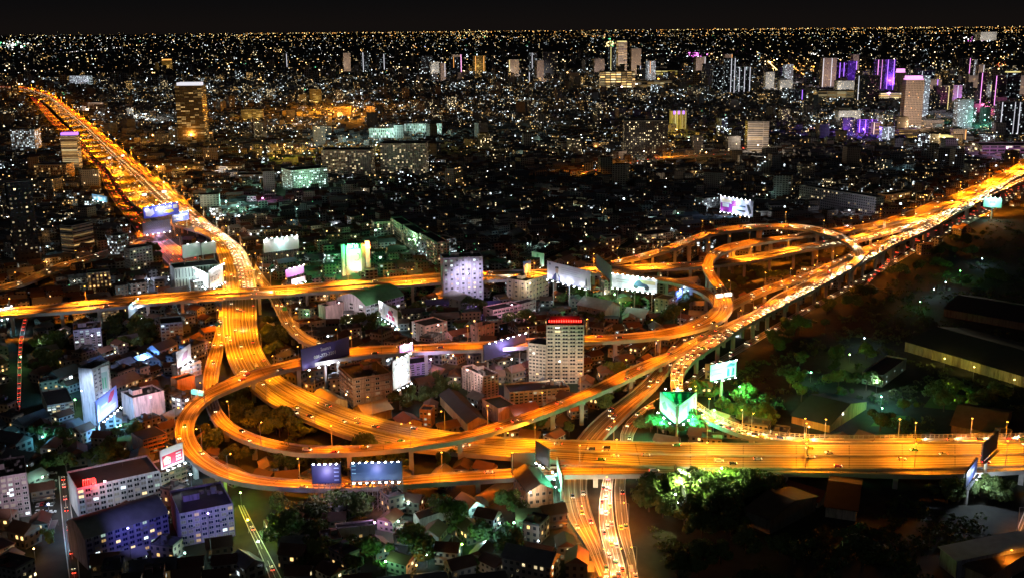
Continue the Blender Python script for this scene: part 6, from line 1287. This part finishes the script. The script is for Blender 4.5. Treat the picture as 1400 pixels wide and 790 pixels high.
# ---------------------------------------------------------------- yard and flood lamps that light their surroundings
m_ = MB(); m_.tube((0, 0, 0), (0, 0, 7), .14, .09, 5); YPOLE = m_.mesh('pole', [M_STEEL])
YH = {}
def yard_lamp(px, py, col, power, where, z=0.0, h=7.0, size=.55, br=22, mast=False):
    key = tuple(round(c, 1) for c in col)
    if key not in YH: m = MB(); m.tube((0, 0, 0), (0, 0, .5), .5, .3, 8); YH[key] = m.mesh('lamp_head', [glow('yard_lens_%d_%d_%d' % tuple(int(c * 10) for c in key), col, br)])
    g = G(px, py, z); r = empty('yard_lamp', g); tag(r, where, 'lamp', 'single lamps lighting yards and gardens'); p = link('pole', YPOLE, r); p.scale = (1, 1, h / 7); o = link('lamp_head', YH[key], r, (0, 0, h)); o.scale = (size * 2,) * 3
    if mast: light(r, (0, 1.4, h), 'SPOT', col, power, .5, 100, (0, 40, h * .45), .7, name='aimed_light')
    else: light(r, (0, 0, h + 1.2), 'POINT', col, power, .4, name='yard_light')
YL = [(1298, 543, (.75, 1, .12), 25000, 'yellow green lamp among trees in the dark field'), (1204, 556, (.2, 1, .9), 16000, 'cyan lamp on the dark lawn left of the yellow green one'), (1205, 572, (.25, 1, .3), 14000, 'green lamp over the lit lawn above the noise fence'), (1161, 497, (.6, 1, .2), 9000, 'small yellow green lamp left of the isolated house'), (1181, 474, (.5, .8, 1), 8000, 'bluish lamp above the isolated house'), (1108, 522, (.3, 1, .6), 7000, 'pale green lamp at the left of the dark field'), (1151, 580, (.7, .85, 1), 6000, 'white blue lamp beside the orange gabled hall'), (1198, 536, (.7, 1, .9), 24000, 'white lamp at the foot of the isolated house'), (1276, 406, (.5, .85, 1), 7000, 'lone bluish lamp in the dark land, lower one of three'), (1292, 396, (.5, .85, 1), 6000, 'lone bluish lamp in the dark land, middle one of three'), (1342, 363, (.5, .9, 1), 8000, 'lone bluish lamp in the dark land, upper one of three'), (1312, 380, (.2, 1, .2), 12000, 'green lamp in a tree in the dark land'), (1257, 423, (.2, 1, .3), 5000, 'tiny green lamp in the dark land'),
 (228, 490, (.9, .93, 1), 30000, 'glaring white sports lamp behind the white poster board'), (89, 464, (.7, .85, 1), 9000, 'pale lamp in the dark garden at left'), (58, 481, (.8, .9, 1), 9000, 'second pale lamp in the dark garden at left'), (672, 570, (.65, .85, 1), 26000, 'blue white lamp in the gap right of the hall with faded lettering'), (712, 584, (.8, .9, 1), 5000, 'small white lamp under the rising ramp'), (620, 498, (1, .6, .25), 9000, 'amber lamp under the outer loop by the dark yard'), (622, 490, (.4, 1, .6), 6000, 'greenish lamp under the outer loop'), (225, 664, (.85, .93, 1), 22000, 'white lamp in front of the open deck building'), (262, 664, (.5, .85, 1), 14000, 'blue lamp behind the blue violet block'), (98, 735, (.3, .7, 1), 16000, 'blue lamp in the street at the bottom left'), (68, 706, (.85, .95, 1), 12000, 'white car park lamp at bottom left'), (60, 668, (.5, 1, .7), 8000, 'greenish car park lamp at bottom left'), (354, 758, (.6, 1, .8), 9000, 'teal lamp at the end of the green lit lane'), (340, 728, (.8, 1, .1), 8000, 'lime lamp beside the green lit lane'), (368, 738, (.7, 1, .1), 8000, 'second lime lamp beside the green lit lane'), (330, 690, (.4, 1, .1), 20000, 'bright green lamp at the corner of the outer loop'), (395, 724, (1, .6, .15), 8000, 'amber lamp in the dark yards'), (573, 759, (.5, .85, 1), 12000, 'bluish lamp in the bottom middle yards'), (655, 713, (.5, 1, .85), 12000, 'teal lamp before a white wall at the bottom'), (632, 762, (.4, 1, .15), 9000, 'green lamp in the lowest yards'), (662, 760, (.4, .9, 1), 9000, 'cyan lamp in the lowest yards'), (528, 786, (.3, 1, .4), 7000, 'small green lamp at the very bottom'), (703, 732, (.3, 1, .5), 9000, 'green lamp left of the bottom streets'), (513, 732, (1, .5, 1), 8000, 'pink lamp in the bottom middle houses'), (545, 730, (.6, 1, .7), 8000, 'pale green lamp in the bottom middle houses'), (160, 600, (.15, .45, 1), 42000, 'deep blue lamp below the slanted violet banner'), (166, 596, (.3, 1, .2), 16000, 'green lamp in the tree by the slanted violet banner'), (85, 545, (.2, .9, 1), 16000, 'cyan lamp over the rooftop pool', ), (104, 560, (.4, 1, .4), 12000, 'green lamp by the low pool hotel'), (30, 500, (.4, 1, .3), 7000, 'green lamp at the left edge gardens'), (60, 612, (.2, .8, 1), 12000, 'cyan lamp at the crossing near the left edge'), (200, 500, (.15, .35, 1), 36000, 'deep blue lamp above the dark plot'), (175, 520, (.15, .35, 1), 30000, 'second deep blue lamp above the dark plot'), (204, 392, (.7, .75, 1), 26000, 'violet white lamp strip by the straight expressway'),
 (655, 433, (.35, .15, 1), 70000, 'deep violet lamp over the houses behind the outer loop'), (672, 452, (.8, .3, 1), 36000, 'purple lamp over the houses behind the outer loop'), (690, 486, (.6, .45, 1), 42000, 'violet lamp over the car park by the beige tower'), (640, 372, (.5, .6, 1), 30000, 'blue lamp in front of the lavender white tower'), (724, 446, (1, .3, .45), 20000, 'pink lamp over the red roofed sheds'), (780, 444, (.4, 1, .3), 14000, 'green lamp in the trees below the man billboard'), (840, 428, (.3, 1, .3), 26000, 'green lamp in the trees below the motorbike billboard'), (480, 450, (.7, .8, .8), 12000, 'white lamp in the yard before the pink shop building'), (540, 462, (.5, .8, .9), 18000, 'bluish lamp over the grey roofs'), (420, 440, (.3, .8, .4), 9000, 'green lamp behind the small white house'),
 (1010, 562, (.15, 1, .25), 42000, 'green lamp in the trees below the blue teal billboard'), (905, 590, (.05, 1, .2), 60000, 'strong green lamp in the trees left of the three sided billboard'), (975, 596, (.1, 1, .15), 42000, 'strong green lamp in the trees right of the three sided billboard'), (930, 700, (.75, 1, .3), 28000, 'yellow green lamp in the wood below the expressway'), (985, 680, (.6, 1, .2), 26500, 'lamp lighting the wood further right below the expressway'), (760, 690, (.1, 1, .4), 26000, 'green lamp left of the bottom streets under the edge on board'), (1335, 676, (.75, .88, 1), 60000, 'dazzling white lamp beside the dark blue tilted board'), (932, 690, (1, 1, .93), 60000, 'glaring white lamp at the lower end of the edge on board'), (870, 656, (.9, 1, .85), 6000, 'white sign lamp under the expressway edge')]
for px, py, col, pw, lb in [y[:5] for y in YL]: yard_lamp(px, py, col, pw * (1.25 if pw >= 26000 and col[1] == 1 else 1.3 if 'deep blue' in lb else .4), lb, 0, 17 if pw >= 26000 and col[1] == 1 else 7)
for px, py, col, pw, h, lb in [(765, 552, (1, .86, .66), 90000, 30, 'tall warm fill lamp added in front of the beige tower'), (700, 540, (1, .8, .66), 50000, 26, 'tall warm fill lamp added left of the stepped wing'), (640, 552, (1, .7, .62), 40000, 24, 'tall pinkish fill lamp added by the finned block'), (600, 485, (1, .7, .6), 36000, 24, 'tall pinkish fill lamp added below the outer loop houses'), (640, 425, (.72, .65, 1), 90000, 34, 'tall lavender fill lamp added before the ten storey tower'), (465, 452, (1, .75, .75), 36000, 24, 'tall pink fill lamp added by the plain shop building'), (520, 452, (.85, .9, 1), 36000, 24, 'tall white fill lamp added before the green roofed office'), (210, 592, (1, .75, .78), 46000, 24, 'tall pink fill lamp added in front of the plain box building'), (118, 596, (.6, .75, 1), 60000, 30, 'tall bluish fill lamp added before the office tower'), (130, 500, (.75, .65, .85), 36000, 24, 'tall violet fill lamp added by the grey slab'), (182, 792, (.3, .28, 1), 30000, 26, 'tall violet blue fill lamp added at the bottom edge'), (290, 770, (.42, .3, 1), 26000, 26, 'tall violet blue fill lamp added near the bottom edge'), (150, 722, (.75, .8, .9), 26000, 26, 'tall white fill lamp added between the long blocks'), (20, 740, (.9, .7, .8), 30000, 26, 'tall pale fill lamp added at the left corner'), (475, 575, (1, .6, .3), 20000, 18, 'tall amber fill lamp added by the brown apartments'), (725, 420, (1, .85, .6), 30000, 22, 'tall warm fill lamp added before the cream hotel'), (700, 455, (1, .55, .75), 40000, 24, 'tall rose fill lamp added by the walk up block'), (590, 528, (.7, .5, 1), 30000, 20, 'tall violet fill lamp added before the violet building'), (270, 412, (.6, .95, .9), 60000, 26, 'tall teal fill lamp added before the store building'), (725, 712, (1, .75, .5), 16000, 16, 'tall warm fill lamp added by the hipped roof house'), (1330, 520, (.9, .75, .15), 16000, 10, 'yellow lamp at the middle of the dark depot wall'), (1290, 508, (.9, .75, .15), 12000, 10, 'yellow lamp at the left of the dark depot wall'), (1385, 538, (1, .7, .2), 14000, 10, 'yellow lamp at the right of the dark depot wall'), (1105, 600, (1, .45, .1), 9000, 8, 'orange lamp before the gabled hall'), (1100, 702, (1, .8, .4), 5000, 8, 'warm lamp before the low lodge')]:
    yard_lamp(px, py, col, pw * .6, lb, 0, h, .5, mast=True)  # tall masts here are added to brighten the building fronts
FARL = [(655, 48, 0, 0, 0), (455, 154, (1, .34, .02), 3200000, 'orange flood lamp over the far campus, upper'), (430, 162, (1, .34, .02), 2600000, 'orange flood lamp over the far campus, left'), (485, 161, (1, .34, .02), 2600000, 'orange flood lamp over the far campus, right'), (400, 178, (1, .4, .05), 500000, 'orange lamp on the road to the far campus'), (390, 214, (1, .5, .05), 900000, 'amber lamp over the stadium field'), (420, 212, (1, .6, .1), 500000, 'second amber lamp over the stadium field'), (515, 215, (1, .85, .15), 500000, 'gold lamp between the twin hospital blocks'), (475, 203, (.5, .95, 1), 500000, 'cyan lamp on the hospital roofs'), (326, 297, (.3, 1, .7), 220000, 'teal lamp over the market halls'), (310, 290, (.5, 1, .8), 200000, 'second teal lamp over the market halls'), (360, 285, (1, .2, .7), 60000, 'pink lamp beside the market halls'), (200, 168, (1, 1, .9), 500000, 'white lamp on a sports pitch at upper left'), (262, 200, (1, .4, .06), 500000, 'orange lamp at the foot of the gold lit tower'), (210, 200, (1, .42, .06), 600000, 'orange lamp left of the gold lit tower'), (255, 240, (1, .42, .06), 300000, 'orange lamp beside the toll plaza'), (165, 240, (1, .36, .03), 420000, 'orange fill lamp added between the far carriageways, upper'), (192, 268, (1, .36, .03), 420000, 'orange fill lamp added between the far carriageways, middle'), (215, 288, (1, .36, .03), 420000, 'orange fill lamp added between the far carriageways, lower'), (112, 205, (1, .36, .03), 420000, 'orange fill lamp added in the far gap of the carriageways'), (225, 262, (1, .45, .07), 300000, 'second orange lamp beside the toll plaza'), (215, 240, (1, .42, .06), 300000, 'third orange lamp beside the toll plaza'),
 (925, 192, (1, .6, .05), 700000, 'gold lamp washing the small hotel tower'), (1180, 192, (.25, .1, 1), 900000, 'blue violet lamp washing the twin low blocks'), (850, 128, (1, .7, .7), 2500000, 'pink white lamp before the shopping mall'), (900, 116, (1, .4, .04), 5000000, 'orange lamp over the low hall by the mall'), (870, 124, (1, .7, .4), 1500000, 'cream lamp before the mall wing'), (953, 84, (1, .1, .8), 2500000, 'magenta lamp on a far roof'), (1150, 136, (1, .85, .75), 1800000, 'white lamp over the mall roofs by the towers'), (1215, 138, (.7, .3, 1), 1800000, 'violet lamp below the neon towers'), (1246, 186, (1, .6, .3), 700000, 'warm lamp at the foot of the pink crowned tower'), (1345, 178, (.1, 1, .6), 700000, 'green lamp between the right towers'), (1362, 158, (1, .2, .5), 900000, 'pink lamp between the right towers'), (1290, 204, (1, .7, .3), 400000, 'amber lamp before the gold hall'), (1375, 220, (1, .5, .9), 400000, 'pink lamp over the right edge mall'), (1100, 108, (1, .42, .03), 40000000, 'orange lamp on the far open road'), (1085, 98, (1, .42, .03), 40000000, 'second orange lamp on the far open road'), (1112, 98, (1, .42, .03), 40000000, 'third orange lamp on the far open road'), (530, 196, (.6, 1, .85), 500000, 'teal lamp before the two white slab blocks'), (585, 190, (.6, 1, .85), 500000, 'second teal lamp before the two white slab blocks'), (575, 118, (1, .9, .7), 2000000, 'blinding stadium lamp far off in the upper middle'), (20, 64, (.6, 1, .8), 6000000, 'green white glare on the far left horizon'), (1036, 215, (1, .8, .6), 400000, 'warm lamp by the striped cream tower'), (880, 224, (1, .8, .6), 150000, 'warm lamp at the foot of the dark speckled block'), (520, 330, (.3, 1, .3), 60000, 'green lamp by the diagonal terrace row'), (560, 345, (.5, 1, .5), 60000, 'green lamp further along the diagonal terrace row'), (965, 226, (1, .5, .1), 120000, 'amber lamp at the end of the far flyover'), (1230, 283, (1, .45, .08), 90000, 'orange lamp by the small orange lit block'), (1160, 303, (.6, .6, .7), 60000, 'pale lamp by the long grey slab'), (425, 262, (.4, 1, .5), 120000, 'green court lamp by the school block'), (365, 262, (.4, 1, .6), 90000, 'teal lamp near the dark stadium hall')]
for px, py, col, pw, lb in FARL[1:]: yard_lamp(px, py, col, pw * .35, lb, 0, 22 if py < 230 else 14, 1.0 if py > 150 else 3.0)  # four orange lamps between the far carriageways are added to even the light
rr_ = random.Random(21); NY = 0
for k in range(400):
    if NY >= 120: break
    px = rr_.uniform(0, 1400); py = rr_.uniform(185, 440) if k % 3 else rr_.uniform(660, 790)
    if dens(px, py) < .5: continue
    g = G(px, py)
    if OC.hit(g.x, g.y, 0): continue
    col = rr_.choice([(.85, .95, 1), (.6, 1, .85), (.8, 1, .6), (1, .85, .6), (.5, .9, 1), (1, .5, .15)]); far = max(1, g.length / 1200)
    nm = {(.85, .95, 1): 'cold white', (.6, 1, .85): 'teal', (.8, 1, .6): 'lime', (1, .85, .6): 'warm white', (.5, .9, 1): 'cyan', (1, .5, .15): 'orange'}[col]
    yard_lamp(px, py, col, 1700 * far, '%s alley lamp %s' % (nm, wherelab(px, py)), 0, 6, .4); NY += 1
print('WINDOWS', NW, 'OBJECTS', len(bpy.data.objects), 'LIGHTS', sum(o.type == 'LIGHT' for o in bpy.data.objects))

# ---- same-looking things get their place among their fellows
def ordinals():
    from collections import defaultdict
    d = defaultdict(list)
    for o in COL.objects:
        if o.parent is None and 'label' in o and 'group' in o: d[o['label']].append(o)
    def nth(n): return '%d%s' % (n, 'th' if 10 <= n % 100 <= 20 else {1: 'st', 2: 'nd', 3: 'rd'}.get(n % 10, 'th'))
    for lab, L in d.items():
        lim = 10 if 'tree' in lab else 26
        if len(L) < 2 or len(L) > lim or len(lab.split()) > 12: continue
        L.sort(key=lambda o: P(o.location)[0])
        for i, o in enumerate(L): o['label'] = ('leftmost' if i == 0 else 'rightmost' if i == len(L) - 1 else nth(i + 1) + ' from left') + ' ' + lab
ordinals()
